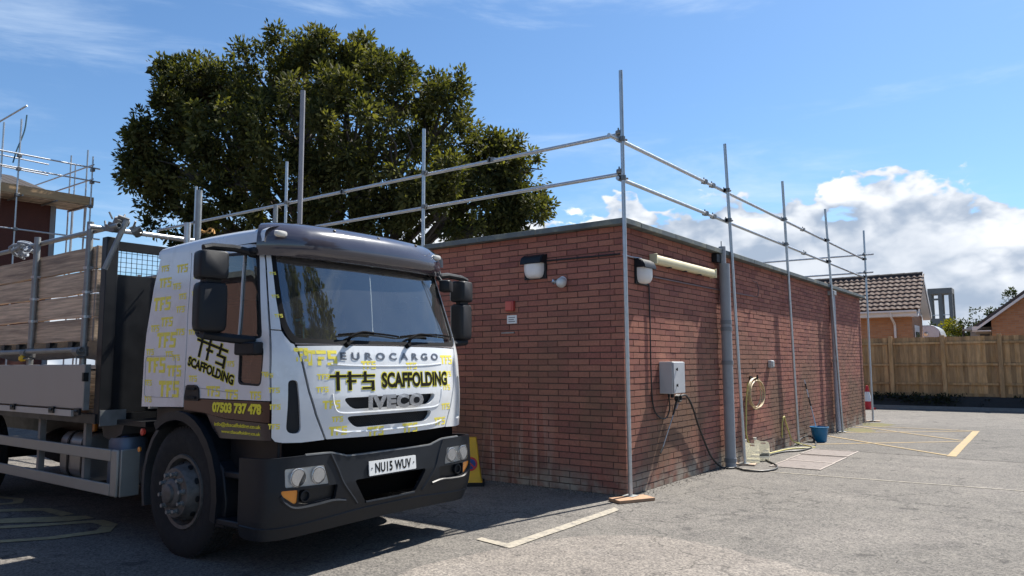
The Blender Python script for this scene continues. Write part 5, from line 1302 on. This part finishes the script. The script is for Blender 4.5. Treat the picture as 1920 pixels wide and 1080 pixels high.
# jerrycans
can_m = mat('jerrycan_plastic', (.72, .70, .60), .4, 0, .08, 8)
def jerrycan(x, y, rz, label):
    t = thing('jerrycan', label, 'jerrycan', (x, y, 0), 'jerrycans by the drain pipe'); t.rotation_euler = (0, 0, rz)
    body = [(-.10, 0), (.10, 0), (.115, .02), (.115, .24), (.10, .29), (.06, .30), (-.02, .30), (-.08, .325), (-.115, .31), (-.115, .02)]
    hole = [(-.02, .262), (.06, .262), (.06, .282), (-.02, .282)]
    bm = bm_map([flat_poly([round_poly(body, .025, 3), hole])], lambda u, v: (u, -.085, v))
    bmesh.ops.solidify(bm, geom=bm.faces[:], thickness=-.17)
    bm_obj(bm, 'body', can_m, t, local=True, bev=.012)
    MB().cyl((-.085, 0, .315), (-.085, 0, .35), .026, 12).build('cap', mat('can_cap', (.60, .58, .52), .5), t, local=True)
    return t
jerrycan(.20, 3.64, R(20), 'nearer white plastic jerrycan standing behind the second pole')
jerrycan(.22, 4.02, R(32), 'further white plastic jerrycan with open handle beside the yellow hose')
# bucket with brush
t = thing('bucket', 'bright blue plastic bucket by the wall at the hatched bay', 'bucket', (.26, 7.35, 0))
MB().lathe([(0, .004), (.115, .0), (.122, .01), (.155, .255), (.172, .262), (.174, .285), (.160, .288), (.148, .27), (.118, .015), (0, .015)], (.26, 7.35, 0), (0, 0, 1), 28).build('body', mat('blue_plastic', (.010, .16, .33), .4, 0, .08, 8), t)
MB().tube([Vector((.26+.168*math.cos(a), 7.35+.168*math.sin(a)*.3-.09*math.sin(a), .275-.05*math.sin(a))) for a in [PI*i/12 for i in range(13)]], .004, 6).build('handle', galv, t)
t = thing('long_brush', 'striped brush handle leaning on the wall out of the blue bucket', 'brush', (.26, 7.35, .02))
a, b = Vector((.25, 7.33, .06)), Vector((.035, 7.30, 1.18))
MB().cyl(a, a.lerp(b, .55), .011, 8).build('lower_pole', mat('pale_pole', (.55, .56, .60), .4), t)
MB().cyl(a.lerp(b, .55), a.lerp(b, .70), .014, 8).build('grip', cable_black, t)
MB().cyl(a.lerp(b, .70), a.lerp(b, .84), .011, 8).build('middle_pole', mat('pale_pole', (.55, .56, .60), .4), t)
MB().cyl(a.lerp(b, .84), a.lerp(b, .93), .014, 8).build('grip', cable_black, t)
MB().cyl(a.lerp(b, .93), b, .010, 8).build('tip', mat('pale_pole', (.55, .56, .60), .4), t)
MB().box(.18, .32, 7.30, 7.36, .03, .07).build('head', cable_black, t, bev=.01)
# folding no-waiting cone behind the truck
nw = mat('sign_yellow', (.62, .36, .012), .5, 0, .1, 9); blue_s = mat('sign_blue', (.015, .05, .22), .5); red_s = mat('sign_red', (.48, .03, .03), .5)
t = thing('no_waiting_cone', 'yellow no waiting cone with blue and red roundel behind the truck corner', 'traffic cone', (-2.02, -.36, 0))
t.rotation_euler = (0, 0, R(38))
MB().prism(rrect(-.17, .17, -.17, .17, .03), 0, .045).build('base', rubber, t, local=True)
r = []
for z, h in ((.045, .145), (.06, .135), (.56, .072), (.59, .068)): r.append([(x, y, z) for x, y in rrect(-h, h, -h, h, .018, 2)])
MB().sweep(r).build('body', nw, t, local=True, angle=40)
for rot_ in (0, PI/2, PI, -PI/2):
    M_ = Matrix.Rotation(rot_, 4, 'Z'); f = lambda u, v, o_: M_ @ Vector((u, -(.135-(.27+v-.06)*.126)-o_, .27+v))
    for nm, rr, o_, m_ in (('roundel', .085, .003, red_s), ('roundel_field', .062, .0045, blue_s)):
        bm_obj(bm_map([flat_poly([[(rr*math.cos(a), rr*math.sin(a)) for a in [2*PI*i/24 for i in range(24)]]])], lambda u, v: f(u, v, o_)), nm, m_, t, local=True, smooth=False)
    bm_obj(bm_map([flat_poly([[(-.05, .037), (-.037, .05), (.05, -.037), (.037, -.05)]])], lambda u, v: f(u, v, .006)), 'roundel_bar', red_s, t, local=True, smooth=False)
# red and white cone by the far corner
t = thing('traffic_cone', 'red and white traffic cone in the shade by the fence', 'traffic cone', (-1.02, 18.35, 0))
MB().prism(rrect(-.21, .21, -.21, .21, .05), 0, .05).build('base', mat('cone_red', (.50, .02, .025), .5), t, local=True)
MB().lathe([(.16, .05), (.125, .26)], (0, 0, 0), (0, 0, 1), 20).build('lower_skirt', mat('cone_red', (.50, .02, .025), .5), t, local=True)
MB().lathe([(.125, .261), (.07, .56)], (0, 0, 0), (0, 0, 1), 20).build('white_sleeve', white_plastic, t, local=True)
MB().lathe([(.07, .561), (.035, .76), (0, .765)], (0, 0, 0), (0, 0, 1), 20).build('tip', mat('cone_red', (.50, .02, .025), .5), t, local=True)

# ------------------------------------------------------------------ timber fence on its low bank
FY = 20.0
bank = MB()
n = 60; rr_ = []
for i in range(n+1):
    x = -8+20*i/n; e = .04*noise.noise(Vector((x*1.7, 0, 3))); rr_.append([(x, FY-.55+e, -.02), (x, FY-.42+e, .20+e), (x, FY-.15, .40+.5*e), (x, FY+.6, .42), (x, FY+.6, -.02)])
bank.sweep(rr_)
tag(bank.build('planting_bank', mat('dark_soil', (.028, .026, .024), .95, 0, .4, 9, .6, 25)), kind='structure')
tag(MB().box(-8, 12, FY-.66, FY-.56, -.05, .10).build('kerb', mat('kerb_stone', (.22, .21, .20), .85, 0, .2, 9)), kind='structure')
rnd_ = random.Random(9); IV = [((x_, FY-.34+rnd_.uniform(-.1, .2), .30), (.28, .16, .14)) for x_ in [-2+.33*i+rnd_.uniform(-.1, .1) for i in range(22)]]
fence = thing('timber_fence', 'brown timber close board fence along the back of the car park', 'fence', (2, FY, .4))
bmesh_ = []
for k in range(6):
    mb = MB(); h = 1.86; w = .146; bow = random.uniform(-.004, .004)
    mb.prism([(-w/2, 0), (w/2, 0), (w/2, h), (-w/2, h)], 0, 1, lambda u, v, d: (u, (.006 if u < 0 else .026)*d+bow*math.sin(v*1.6), v))
    o = mb.build('board', wood_fence, fence, smooth=False, local=True); bmesh_.append(o.data)
    if k: bpy.data.objects.remove(o)
    else: first = o
nb = 0
for i in range(118):
    x = -7.0+i*.128
    o = first if i == 0 else bpy.data.objects.new('board', random.choice(bmesh_))
    if i: COL.objects.link(o); o.parent = fence
    o.location = Vector((x, FY+random.uniform(-.003, .003), .46+random.uniform(-.008, .008)))-wloc(fence); o.rotation_euler = (0, random.uniform(-.006, .006), R(-4))
for x in (-5.4, -3.8, -2.1, -.53, 1.0, 2.55, 4.1, 5.7, 7.3): MB().box(x-.06, x+.06, FY-.11, FY-.012, .35, 2.37).build('fence_post', wood_fence, fence, bev=.006)
for z in (.80, 1.42, 2.12):
    for x0, x1 in ((-7, -5.47), (-5.33, -3.87), (-3.73, -2.17), (-2.03, -.60), (-.46, .93), (1.07, 2.48), (2.62, 4.03), (4.17, 5.63), (5.77, 7.23)):
        MB().box(x0, x1, FY-.062, FY-.012, z-.035, z+.035).build('fence_rail', wood_fence, fence, bev=.004)
for x0, x1 in ((-7, -5.46), (-5.34, -3.86), (-3.74, -2.16), (-2.04, -.59), (-.47, .94), (1.06, 2.49), (2.61, 4.04), (4.16, 5.64), (5.76, 7.24)):
    MB().box(x0, x1, FY-.045, FY-.012, .36, .50).build('gravel_board', wood_fence, fence, bev=.004)

# ------------------------------------------------------------------ bungalow with pantiled roof
upvc = mat('white_upvc', (.72, .71, .70), .45, 0, .04, 4)
tile_m = mat('pantile', (.115, .072, .055), .85, 0, .35, 7, .2, 30, col2=(.17, .115, .09), c2scale=4)
bun = thing('bungalow', 'brick bungalow with brown pantiled roof behind the fence', 'house', (-4, 25.5, .4))
MB().box(-9, -.34, 23.45, 26.0, .3, 3.32).build('wall', brick_far, bun, smooth=False)
MB().prism([(23.45, 3.32), (26.0, 3.32), (24.62, 4.7)], -.36, -.345, lambda u, v, h: (h, u, v)).build('gable_board', upvc, bun, smooth=False)
ey, ez, ry, rz_ = 22.95, 3.46, 24.6, 4.90
def roof_pt(t, x, lift): # t 0 eave .. 1 ridge
    d = Vector((0, ry-ey, rz_-ez)).normalized(); nrm = Vector((0, -d.z, d.y)); return Vector((x, ey+(ry-ey)*t, ez+(rz_-ez)*t))+nrm*lift
tiles = MB(); rows = 9; tw = .205
for r_ in range(rows):
    x = -9.2
    k = 0
    while x < -.06:
        seg = 6; dx = random.uniform(-.004, .004); vs_ = []; av = random.random()
        for tt, lf in (((r_-.12)/rows, .042), ((r_+1.0)/rows, .006)):
            for i in range(seg+1):
                u = i/seg; hgt = .040*(math.sin(u*2*PI-.6)*.5+.5)
                vs_.append(roof_pt(max(-.02, tt), x+u*tw+dx, lf+hgt))
        lo = [roof_pt(max(-.02, (r_-.12)/rows), x+i/seg*tw+dx, .012+.03*(math.sin(i/seg*2*PI-.6)*.5+.5)) for i in range(seg+1)]
        vs_ += lo
        fs_ = [(i, i+1, seg+2+i, seg+1+i) for i in range(seg)]+[(2*(seg+1)+i, 2*(seg+1)+i+1, i+1, i) for i in range(seg)]
        tiles.add(vs_, fs_, av); x += tw
tag(tiles.build('roof_tiles', tile_m, bun, fix=False), kind='stuff')
MB().prism([(22.97, 3.40), (24.6, 4.85), (26.2, 3.42), (26.0, 3.40), (24.6, 4.67), (23.1, 3.40)], -9.2, -.05, lambda u, v, h: (h, u, v)).build('roof_deck', mat('roof_dark', (.03, .025, .024), .9), bun, smooth=False)
rd = MB()
for i in range(21): rd.cyl((-9.2+i*.45, 24.6, 4.88), (-9.2+i*.45+(.44 if i < 20 else .16), 24.6, 4.885), .11, 10, .115)
rd.build('ridge_tiles', mat('ridge_tile', (.035, .03, .03), .85), bun)
MB().box(-9.2, -.10, 22.99, 23.03, 3.20, 3.42).build('fascia', upvc, bun, bev=.004)
MB().box(-9.2, -.12, 23.032, 23.45, 3.19, 3.215).build('soffit', upvc, bun)
gt = MB(); gt.prism([(22.88, 3.42), (22.98, 3.42), (22.98, 3.36), (22.955, 3.335), (22.905, 3.335), (22.88, 3.36)], -9.2, -.10, lambda u, v, h: (h, u, v)); gt.build('gutter', upvc, bun)
MB().tube([(-.98, 22.93, 3.34), (-.98, 22.95, 3.22), (-.93, 23.30, 2.98), (-.92, 23.38, 2.9), (-.92, 23.39, .5)], .045, 10).build('down_pipe', upvc, bun)
MB().prism([(22.92, 3.28), (22.92, 3.44), (24.6, 4.94), (26.3, 3.42), (26.3, 3.24), (24.6, 4.74)], -.048, -.02, lambda u, v, h: (h, u, v)).build('barge_board', upvc, bun)
MB().prism([(23.0, 3.21), (24.6, 4.64), (26.2, 3.21), (26.2, 3.18), (24.6, 4.61), (23.0, 3.18)], -.34, -.052, lambda u, v, h: (h, u, v)).build('verge_soffit', upvc, bun)
MB().box(-.33, -.30, 23.8, 24.9, .4, 2.9).build('side_window', upvc, bun, bev=.01)
MB().box(-.30, -.29, 23.9, 24.8, 1.4, 2.65).build('pane', mat('dark_pane', (.05, .06, .07), .1), bun)
# house at the right edge, gable towards the camera
rh = thing('gabled_house', 'orange brick house with white barge board at the right edge', 'house', (4.6, 26, .4))
MB().prism([(2.18, .3), (7.1, .3), (7.1, 2.95), (4.64, 4.82), (2.18, 2.95)], 23.0, 31, lambda u, v, h: (u, h, v)).build('wall', brick_far, rh, smooth=False)
for sx in (1, -1):
    X = lambda x: x if sx > 0 else 9.28-x
    MB().prism([(X(1.75), 2.70), (X(4.64), 4.90), (X(4.64), 5.02), (X(1.65), 2.74)], 22.72, 31.2, lambda u, v, h: (u, h, v)).build('roof_slope', mat('roof_slate', (.07, .06, .058), .85, 0, .3, 6, .3, 20), rh, smooth=False)
    MB().prism([(X(1.75), 2.60), (X(4.64), 4.79), (X(4.64), 4.895), (X(1.80), 2.735), (X(1.62), 2.735), (X(1.62), 2.60)], 22.70, 22.715, lambda u, v, h: (u, h, v)).build('barge_board', upvc, rh, smooth=False)
    MB().box(min(X(1.62), X(2.17)), max(X(1.62), X(2.17)), 22.72, 31, 2.56, 2.595).build('soffit', upvc, rh, smooth=False)
sh_ = thing('garden_shed', 'pale grey garden building beside the right hand house', 'shed', (1.7, 24.5, .4))
MB().box(1.45, 2.1, 24.0, 25.2, .4, 2.62).build('wall', mat('shed_grey', (.30, .32, .34), .6), sh_)
MB().prism([(1.2, 2.66), (2.12, 2.66), (2.12, 2.75), (1.5, 2.78)], 23.8, 25.4, lambda u, v, h: (u, h, v)).build('roof', mat('shed_roof', (.45, .45, .44), .6), sh_)
MB().box(1.75, 2.05, 23.985, 23.998, 1.4, 2.5).build('window', mat('dark_pane', (.05, .06, .07), .1), sh_)
# high sided white van behind the fence
vn = thing('white_van', 'white van roof showing above the fence beside the bungalow', 'van', (-.75, 29.5, .4))
MB().prism(round_poly([(-2.6, .8), (.05, .8), (.10, 2.2), (-.12, 2.92), (-.35, 3.10), (-2.6, 3.12)], .10, 3), 29.0, 30.8, lambda u, v, h: (u, h, v)).build('body', mat('van_white', (.62, .66, .72), .3, coat=.5), vn, bev=.05)
MB().prism([(-.13, 2.2), (.06, 2.2), (-.11, 2.80)], 28.99, 28.998, lambda u, v, h: (u, h, v)).build('cab_window', mat('dark_pane', (.05, .06, .07), .1), vn)
MB().lathe([(.09, 0), (.09, .02), (0, .03)], (-.62, 28.99, 2.72), (0, -1, 0), 14).build('roundel_lamp', reflector, vn)
MB().box(-1.05, -.72, 28.985, 28.998, 2.86, 2.89).build('badge', grey_print, vn)
for x in (-2.1, -.3): MB().cyl((x, 28.98, .75), (x, 29.2, .75), .35, 20).build('wheel', rubber, vn)
# concrete drill tower far off
tw_ = thing('concrete_tower', 'open topped grey concrete tower beyond the bungalow', 'tower', (-3.4, 60, 0)); con = mat('grey_concrete', (.16, .16, .155), .9, 0, .15, 2)
MB().box(-4.15, -2.6, 59.2, 60.8, 0, 4.9).build('shaft', con, tw_, smooth=False)
MB().box(-4.22, -2.53, 59.13, 60.87, 6.85, 7.3).build('cap', con, tw_, bev=.03)
for x in (-4.1, -3.38, -2.66):
    for y in (59.3, 60.7):
        MB().box(x-.13, x+.13, y-.12, y+.12, 4.9, 6.85).build('column', con, tw_, smooth=False)
MB().box(-4.0, -3.5, 59.25, 59.35, 6.35, 6.5).build('cross_beam', con, tw_, smooth=False)
MB().box(-4.0, -2.75, 59.25, 59.29, 5.15, 5.2).build('hand_rail', galv, tw_, smooth=False)

# stacked boards added on the bed as dark filler that stops sunlight
bs = thing('filler_board_stack', 'stack of scaffold boards added as dark filler on the truck bed behind the side boards', 'boards', (-5.4, -3.4, 1.12)); brd = None
for i in range(9):
    for j in range(8):
        y = -4.28+j*.228+random.uniform(-.01, .01)
        if brd is None: o = brd = MB().box(-7.6, -3.15, y-.1115, y+.1115, 1.12, 1.158).build('board', wood_side, bs, bev=.003); y0_ = y
        else: o = copy_obj(brd, bs)
        o.location = (-random.uniform(0, .10), y-y0_, i*.0395)
# brick outbuilding behind the camera, mirrored in the cab side windows
ob = thing('brick_outbuilding', 'low brick outbuilding left of the view, seen only mirrored in the cab side window', 'building', (-10, -13.5, 0))
MB().box(-22, 1.0, -16, -12, 0, 4.6).build('wall', coursed('outbuilding_brick', (.115, .058, .046), (.135, .068, .052), (.07, .05, .04)), ob, smooth=False)
MB().box(-22.1, 1.1, -16.1, -11.9, 4.602, 4.75).build('roof_edge', coping_mat, ob, smooth=False)

tp_ = MB(); n1, n2 = 30, 12; gv = []  # black sheet added so the slot under the side boards stays dark
for i in range(n1+1):
    for j in range(n2+1):
        u_, v_ = i/n1, j/n2; x_ = -7.7+4.76*u_; y_ = -4.42+2.04*v_; e_ = min(1., 6*min(u_, 1-u_)+.3, 9*min(v_, 1-v_)+.1)
        gv.append((x_, y_, 1.50+.36*e_**.6+.05*noise.noise(Vector((x_*2.1, y_*2.6, 4)))))
tp_.add(gv, [(i*(n2+1)+j, i*(n2+1)+j+1, (i+1)*(n2+1)+j+1, (i+1)*(n2+1)+j) for i in range(n1) for j in range(n2)])
tag(tp_.build('filler_sheet', mat('black_sheet', (.010, .010, .012), .7, 0, .3, 8), None, fix=False), 'black sheet added over the load to darken the gap behind the truck side boards', 'filler_sheet')
# ------------------------------------------------------------------ scaffolded house at the left edge
lh = thing('scaffolded_house', 'dark brick house at the left edge behind its scaffold', 'house', (-24, -2, 0))
X0 = -20.9
MB().box(-28, X0, -9, 2.02, 0, 6.72).build('wall', brick_mat('dark_brick', (.10, .04, .035), (.12, .05, .04), (.15, .06, .045), False), lh, smooth=False)
MB().box(X0+.001, X0+.02, 1.86, 2.0, 0, 6.7).build('corner_trim', mat('trim_grey', (.25, .26, .27), .6), lh)
MB().prism([(-28.2, 6.75), (X0+.35, 6.75), (X0+.35, 6.85), (-23.4, 7.75), (-25.0, 7.75)], -9.2, 1.55, lambda u, v, h: (u, h, v)).build('roof', mat('dark_tiles', (.035, .028, .026), .9, 0, .3, 8, .4, 14), lh, smooth=False)
tl = MB()
for r_ in range(10):
    for k in range(40):
        y = -9.2+k*.27; t = r_*.16; tl.obox((X0+.42-r_*.26, y, 6.88+r_*.083), (.15, 0, -.048), (0, .125, 0), (.012, 0, .02))
tag(tl.build('roof_tiles', mat('dark_tiles', (.035, .028, .026), .9), lh, smooth=False), kind='stuff')
ls = thing('house_scaffold', 'tube scaffold with timber platform round the house at left', 'scaffolding', (-20, 0, 0))
def lt(p, q, name='pole', r=TR, m=galv): return MB().pipe(p, q, r).build(name, m, ls)
XF = -19.95
def P_(px, py, x=XF):
    c = CAM; d = cf+cr*((px-960)/F_PX)+cu*((540-py)/F_PX); t = (x-c.x)/d.x; return c+t*d
pA = P_(33, 340); lt((XF, pA.y, 0), (XF, pA.y, P_(35, 222).z))
lt((XF, P_(3, 300).y, 0), (XF, P_(3, 300).y, P_(3, 228).z))
pE = P_(172, 340); lt((XF, pE.y, 0), (XF, pE.y, P_(172, 293).z))
pE2 = P_(163, 340, -20.9); lt((-20.95, pE2.y, 0), (-20.95, pE2.y, P_(163, 281, -20.95).z))
lt((-21.6, P_(131, 340, -21.6).y, 4), (-21.6, P_(131, 340, -21.6).y, P_(131, 291, -21.6).z)); lt((-23.2, P_(140, 340, -23.2).y, 4), (-23.2, P_(140, 340, -23.2).y, P_(140, 310, -23.2).z))
zt = P_(30, 291).z
for py, nm in ((290, 'rail'), (316, 'rail')):
    a = P_(0, py-5); b = P_(180, py+23); lt((XF+.05, -6, a.z), (XF+.05, b.y+.1, b.z*.5+a.z*.5), nm)
for z0 in (P_(172, 311).z, P_(172, 338).z): lt((XF+.2, pE.y-.05, z0), (-26, pE.y-.05, z0), 'rail')
for z0 in (P_(100, 305, -24).z, P_(100, 325, -24).z): lt((-24, -6, z0), (-24, 2.9, z0-.1), 'rail')
za = P_(0, 236).z; lt((XF-1.2, P_(0, 236).y-.2, za-.1), (XF+.6, P_(60, 212).y-.35, P_(60, 212).z), 'hoist_arm')
zl = P_(30, 430).z; lt((XF+.05, -6, zl), (XF+.05, pE.y+.3, zl), 'ledger'); lt((-21.6, 3.0, 0), (-20.0, pE.y-.1, 6.5), 'brace'); lt((-21.6, P_(135, 400, -21.6).y, 0), (-21.6, P_(135, 400, -21.6).y, 6.6), 'pole')
zp = P_(30, 345).z; zq = P_(30, 362).z
MB().box(XF-.10, XF-.06, -6, pE.y+.12, zq, zp).build('toe_board', wood_new, ls, bev=.004)
MB().box(XF-1.2, XF-.1, pE.y+.08, pE.y+.118, zq+.002, zp-.004).build('toe_board', wood_new, ls, bev=.004)
for k in range(5): MB().box(XF-.34-.235*k, XF-.11-.235*k, -6, pE.y+.06, zq-.03, zq+.012).build('platform_board', wood_side, ls, bev=.004)
for k, y in enumerate((-2, -.8, pA.y+.1, 1.6, pE.y-.1)): lt((XF+.15, y, zq-.06), (-21.3, y, zq-.06), 'transom', TR, galv_old)
for y in (pA.y, pE.y):
    for z in (P_(30, 291).z, P_(30, 316).z, zq-.05, zl): MB().box(XF-.05, XF+.09, y-.05, y+.05, z-.05, z+.05).build('coupler', fitting, ls, bev=.01)
pt = P_(52, 216); tag(MB().tube(catmull([(pt.x, pt.y-.02, pt.z), (pt.x, pt.y-.06, pt.z-.5), (pt.x, pt.y-.22, pt.z-1.1), (pt.x, pt.y-.30, pt.z-1.5)], 5), .022, 6).build('hoist_rope', mat('blue_rope', (.05, .12, .16), .8)), 'dark blue rope hanging from the hoist arm of the left scaffold', 'rope')

# ------------------------------------------------------------------ trees
bark = mat('bark', (.075, .06, .048), .9, 0, .3, 9, .5, 25)
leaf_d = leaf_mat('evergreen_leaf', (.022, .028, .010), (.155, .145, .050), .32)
leaf_y = leaf_mat('golden_conifer', (.05, .055, .01), (.30, .26, .02))
leaf_g = leaf_mat('conifer_green', (.014, .022, .009), (.05, .065, .022))
def leaves(blobs, per_m2, per_clump, size, clump_r, seed=1, droop=.0, shell=.45, zmin=-1e9, gap=.12):
    """leaf quads gathered in clumps over and inside overlapping ellipsoids"""
    rnd = random.Random(seed); V = []; Fc = []; A = []
    for c, r in blobs:
        c = Vector(c); r = Vector(r) if not isinstance(r, (int, float)) else Vector((r, r, r*.92))
        area = 4*PI*(r.x*r.y*r.z)**(2/3); n = int(area*per_m2)
        for _ in range(n):
            d = Vector((rnd.gauss(0, 1), rnd.gauss(0, 1), rnd.gauss(0, 1))).normalized()
            k = 1-shell*rnd.random()**1.6
            k *= 1+.16*noise.noise(d*2.3+c)+.10*noise.noise(d*6+c)
            p = c+Vector((d.x*r.x, d.y*r.y, d.z*r.z))*k
            if p.z < zmin: continue
            if noise.noise(p*.62+Vector((5, 1, 2))) > gap+.05*max(0, p.z-8) and rnd.random() < .85: continue
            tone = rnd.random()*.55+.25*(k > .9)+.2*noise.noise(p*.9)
            out = (d+Vector((0, 0, .35))).normalized()
            cr_ = clump_r*rnd.uniform(.6, 1.25)
            for _ in range(per_clump):
                e = Vector((rnd.gauss(0, 1), rnd.gauss(0, 1), rnd.gauss(0, 1))).normalized()
                q = p+e*cr_*rnd.random()**.7*.9
                ax = (e*.9+out*.55+Vector((rnd.gauss(0, .3), rnd.gauss(0, .3), rnd.gauss(0, .3)-droop))).normalized()
                sd = ax.cross(Vector((rnd.gauss(0, 1), rnd.gauss(0, 1), rnd.gauss(0, 1)))).normalized()
                L_ = size*rnd.uniform(.55, 1.35); W_ = L_*.22; o = len(V)
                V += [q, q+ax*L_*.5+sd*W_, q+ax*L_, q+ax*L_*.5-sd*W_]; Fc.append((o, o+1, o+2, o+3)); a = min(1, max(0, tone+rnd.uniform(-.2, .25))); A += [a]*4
    return V, Fc, A
def leaf_obj(name, data, m, parent):
    V, Fc, A = data; me = bpy.data.meshes.new(name); me.from_pydata([tuple(v) for v in V], [], Fc)
    at_ = me.attributes.new('bv', 'FLOAT', 'POINT'); at_.data.foreach_set('value', A)
    return tag(link(name, me, m, parent, smooth=False), kind='stuff')
base = at(650, 640, 24.0); base.z = 0
tree = thing('broadleaf_tree', 'large dark evergreen tree rising behind the brick building', 'tree', base)
BL = [(345, 195, 24.3, 1.3), (365, 140, 24.6, 1.1), (400, 165, 24.5, 1.75), (330, 250, 24.3, 1.5), (290, 275, 24.0, 1.0), (290, 330, 23.7, .8), (355, 330, 23.5, 1.5), (500, 130, 24.6, 1.6), (565, 105, 24.5, 1.45), (640, 110, 24.0, 1.45), (690, 125, 23.8, 1.2), (745, 180, 23.6, 1.7), (820, 215, 24, 1.75), (870, 290, 24, 1.8), (930, 310, 24.4, 1.5), (975, 310, 24.2, 1.05), (985, 380, 24, .95), (450, 240, 22.8, 1.9), (560, 220, 22.2, 2.0), (660, 250, 22, 2.1), (760, 300, 22.3, 2.0), (440, 340, 22.9, 1.8), (540, 370, 22.4, 1.7), (640, 380, 22.6, 1.7), (840, 390, 22.8, 1.7), (730, 420, 23, 1.5), (900, 420, 24, 1.3), (950, 430, 24, .9), (340, 400, 24, 1.2), (420, 430, 23.4, 1.3), (560, 230, 27, 2.3), (740, 270, 27, 2.3), (880, 370, 26.6, 1.7), (420, 260, 26.8, 1.9), (640, 360, 26.5, 1.9)]
blobs = [(at(a, b+(16 if b < 330 else 4), c), r*.78) for a, b, c, r in BL]
rt = random.Random(77); tufts = []
for c, r in blobs:
    for _ in range(9):
        d = Vector((rt.gauss(0, 1), rt.gauss(0, 1), rt.gauss(0, .8)+.25)).normalized(); tufts.append((c+d*r*rt.uniform(.9, 1.16), rt.uniform(.25, .48)))
L1 = leaves(blobs, 4.3, 26, .165, .29, 11, .1, gap=.02); L2 = leaves(tufts, 9, 22, .17, .24, 12, .05, shell=.9, gap=9)
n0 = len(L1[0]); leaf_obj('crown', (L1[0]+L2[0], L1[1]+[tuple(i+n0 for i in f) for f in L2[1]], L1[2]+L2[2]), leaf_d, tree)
tk = MB(); fork = base+Vector((0, 0, 3.2))
tk.tube([base-Vector((0, 0, .1)), base+Vector((.05, 0, 1.2)), fork], .5, 12, [.62, .48, .42]); tk.build('trunk', bark, tree)
lim = MB(); rnd = random.Random(4)
for c, r in blobs:
    mid = fork.lerp(c, .5)+Vector((rnd.uniform(-.5, .5), rnd.uniform(-.5, .5), rnd.uniform(-.2, .7)))
    lim.tube(catmull([fork, mid, c], 4), .1, 6, [.20-.15*i/8 for i in range(9)])
    for k in range(7):
        d = Vector((rnd.gauss(0, 1), rnd.gauss(0, 1), rnd.gauss(0, .8)+.3)).normalized()*r*rnd.uniform(.7, 1.0); e = c+d
        lim.tube([c-(c-mid)*.2, c+d*.5+Vector((rnd.uniform(-.2, .2), rnd.uniform(-.2, .2), .1)), e], .03, 4, [.06, .035, .012])
lim.build('limbs', bark, tree)
# second tree outside the frame, mirrored in the windscreen
t2 = thing('yard_tree', 'leafy tree beyond the right edge of the view, seen only mirrored in the windscreen', 'tree', (9.0, -.6, 0))
bl2 = [((9.0+random.uniform(-1.6, 1.8), -.6+random.uniform(-2.4, 2.0), 3.6+random.uniform(0, 7.2)), random.uniform(1.1, 1.6)) for _ in range(24)]
leaf_obj('crown', leaves(bl2, 3.5, 14, .30, .36, 5, gap=.3), leaf_d, t2)
MB().tube([(9.0, -.6, 0), (9.0, -.6, 2), (8.9, -.5, 4.5), (9.0, -.6, 8)], .2, 10, [.3, .24, .18, .08]).build('trunk', bark, t2)
# conifers and shrubs behind the fence
def shrub(px, py, depth, r, m, label, seed, tall=1.2):
    c = at(px, py, depth); b = Vector((c.x, c.y, .4)); t = thing('garden_conifer', label, 'shrub', b, 'conifers and shrubs behind the fence')
    leaf_obj('foliage', leaves([(c-Vector((0, 0, .25*r)), (r*.68, r*.68, r*.68*tall)), (c-Vector((0, 0, r*1.2)), (r*1.05, r*1.05, r*.7))], 40, 9, .13, .12, seed), m, t)
    MB().tube([b, c-Vector((0, 0, r)), c], .07, 6, [.09, .07, .03]).build('stem', bark, t)
shrub(1772, 612, 36, .55, leaf_y, 'golden conifer at the foot of the tower, left of the dark ones', 21)
shrub(1752, 618, 35, .45, leaf_g, 'low green shrub just right of the bungalow gable', 22)
shrub(1790, 612, 34, .55, leaf_y, 'second golden conifer right of the tower base', 23)
shrub(1806, 610, 32, .6, leaf_g, 'tallest dark conifer standing beside the golden ones', 24, 1.4)
shrub(1830, 598, 38, .6, leaf_g, 'pointed dark conifer midway between tower and right house', 25, 1.7)
shrub(1850, 610, 36, .7, leaf_g, 'dark shrub near the shed left of the right house', 26)
shrub(1868, 592, 34, .55, leaf_g, 'straggly shrub rising along the roof slope of the right house', 27, 1.5)
shrub(1895, 560, 36, .5, leaf_g, 'thin leafy top showing above the roof of the right house', 28, 1.8)

ivy = leaf_obj('ground_cover', leaves(IV, 60, 6, .10, .10, 31, gap=.2), leaf_mat('bank_plants', (.012, .014, .008), (.05, .055, .025)), None)
# loose grit and leaf litter gathered along the wall feet and scattered over the tarmac
gr_ = MB(); rg = random.Random(51)
def stone(x, y, s):
    p = [Vector((rg.uniform(-1, 1), rg.uniform(-1, 1), 0))*s for _ in range(4)]
    q = [Vector((math.cos(a+.6*rg.random()), math.sin(a+.6*rg.random()), 0))*s*rg.uniform(.6, 1) for a in (0, PI/2, PI, 3*PI/2)]
    v = [Vector((x, y, .006))+w for w in q]+[Vector((x+rg.uniform(-.3, .3)*s, y+rg.uniform(-.3, .3)*s, .006+s*rg.uniform(.5, 1.1)))]
    gr_.add(v, [(0, 1, 4), (1, 2, 4), (2, 3, 4), (3, 0, 4)], rg.random())
for _ in range(1500):
    y = rg.uniform(-.1, 12.8); stone(.015+abs(rg.gauss(0, .10)), y, rg.uniform(.004, .012))
for _ in range(700): stone(-rg.uniform(0, 3.2), -.01-abs(rg.gauss(0, .12)), rg.uniform(.004, .013))
for _ in range(900): stone(rg.uniform(-.2, 4.5), rg.uniform(-4.5, 8), rg.uniform(.003, .008))
tag(gr_.build('grit', leaf_mat('grit_stone', (.07, .062, .052), (.30, .27, .23), 0.), None, smooth=False, fix=False), kind='stuff')
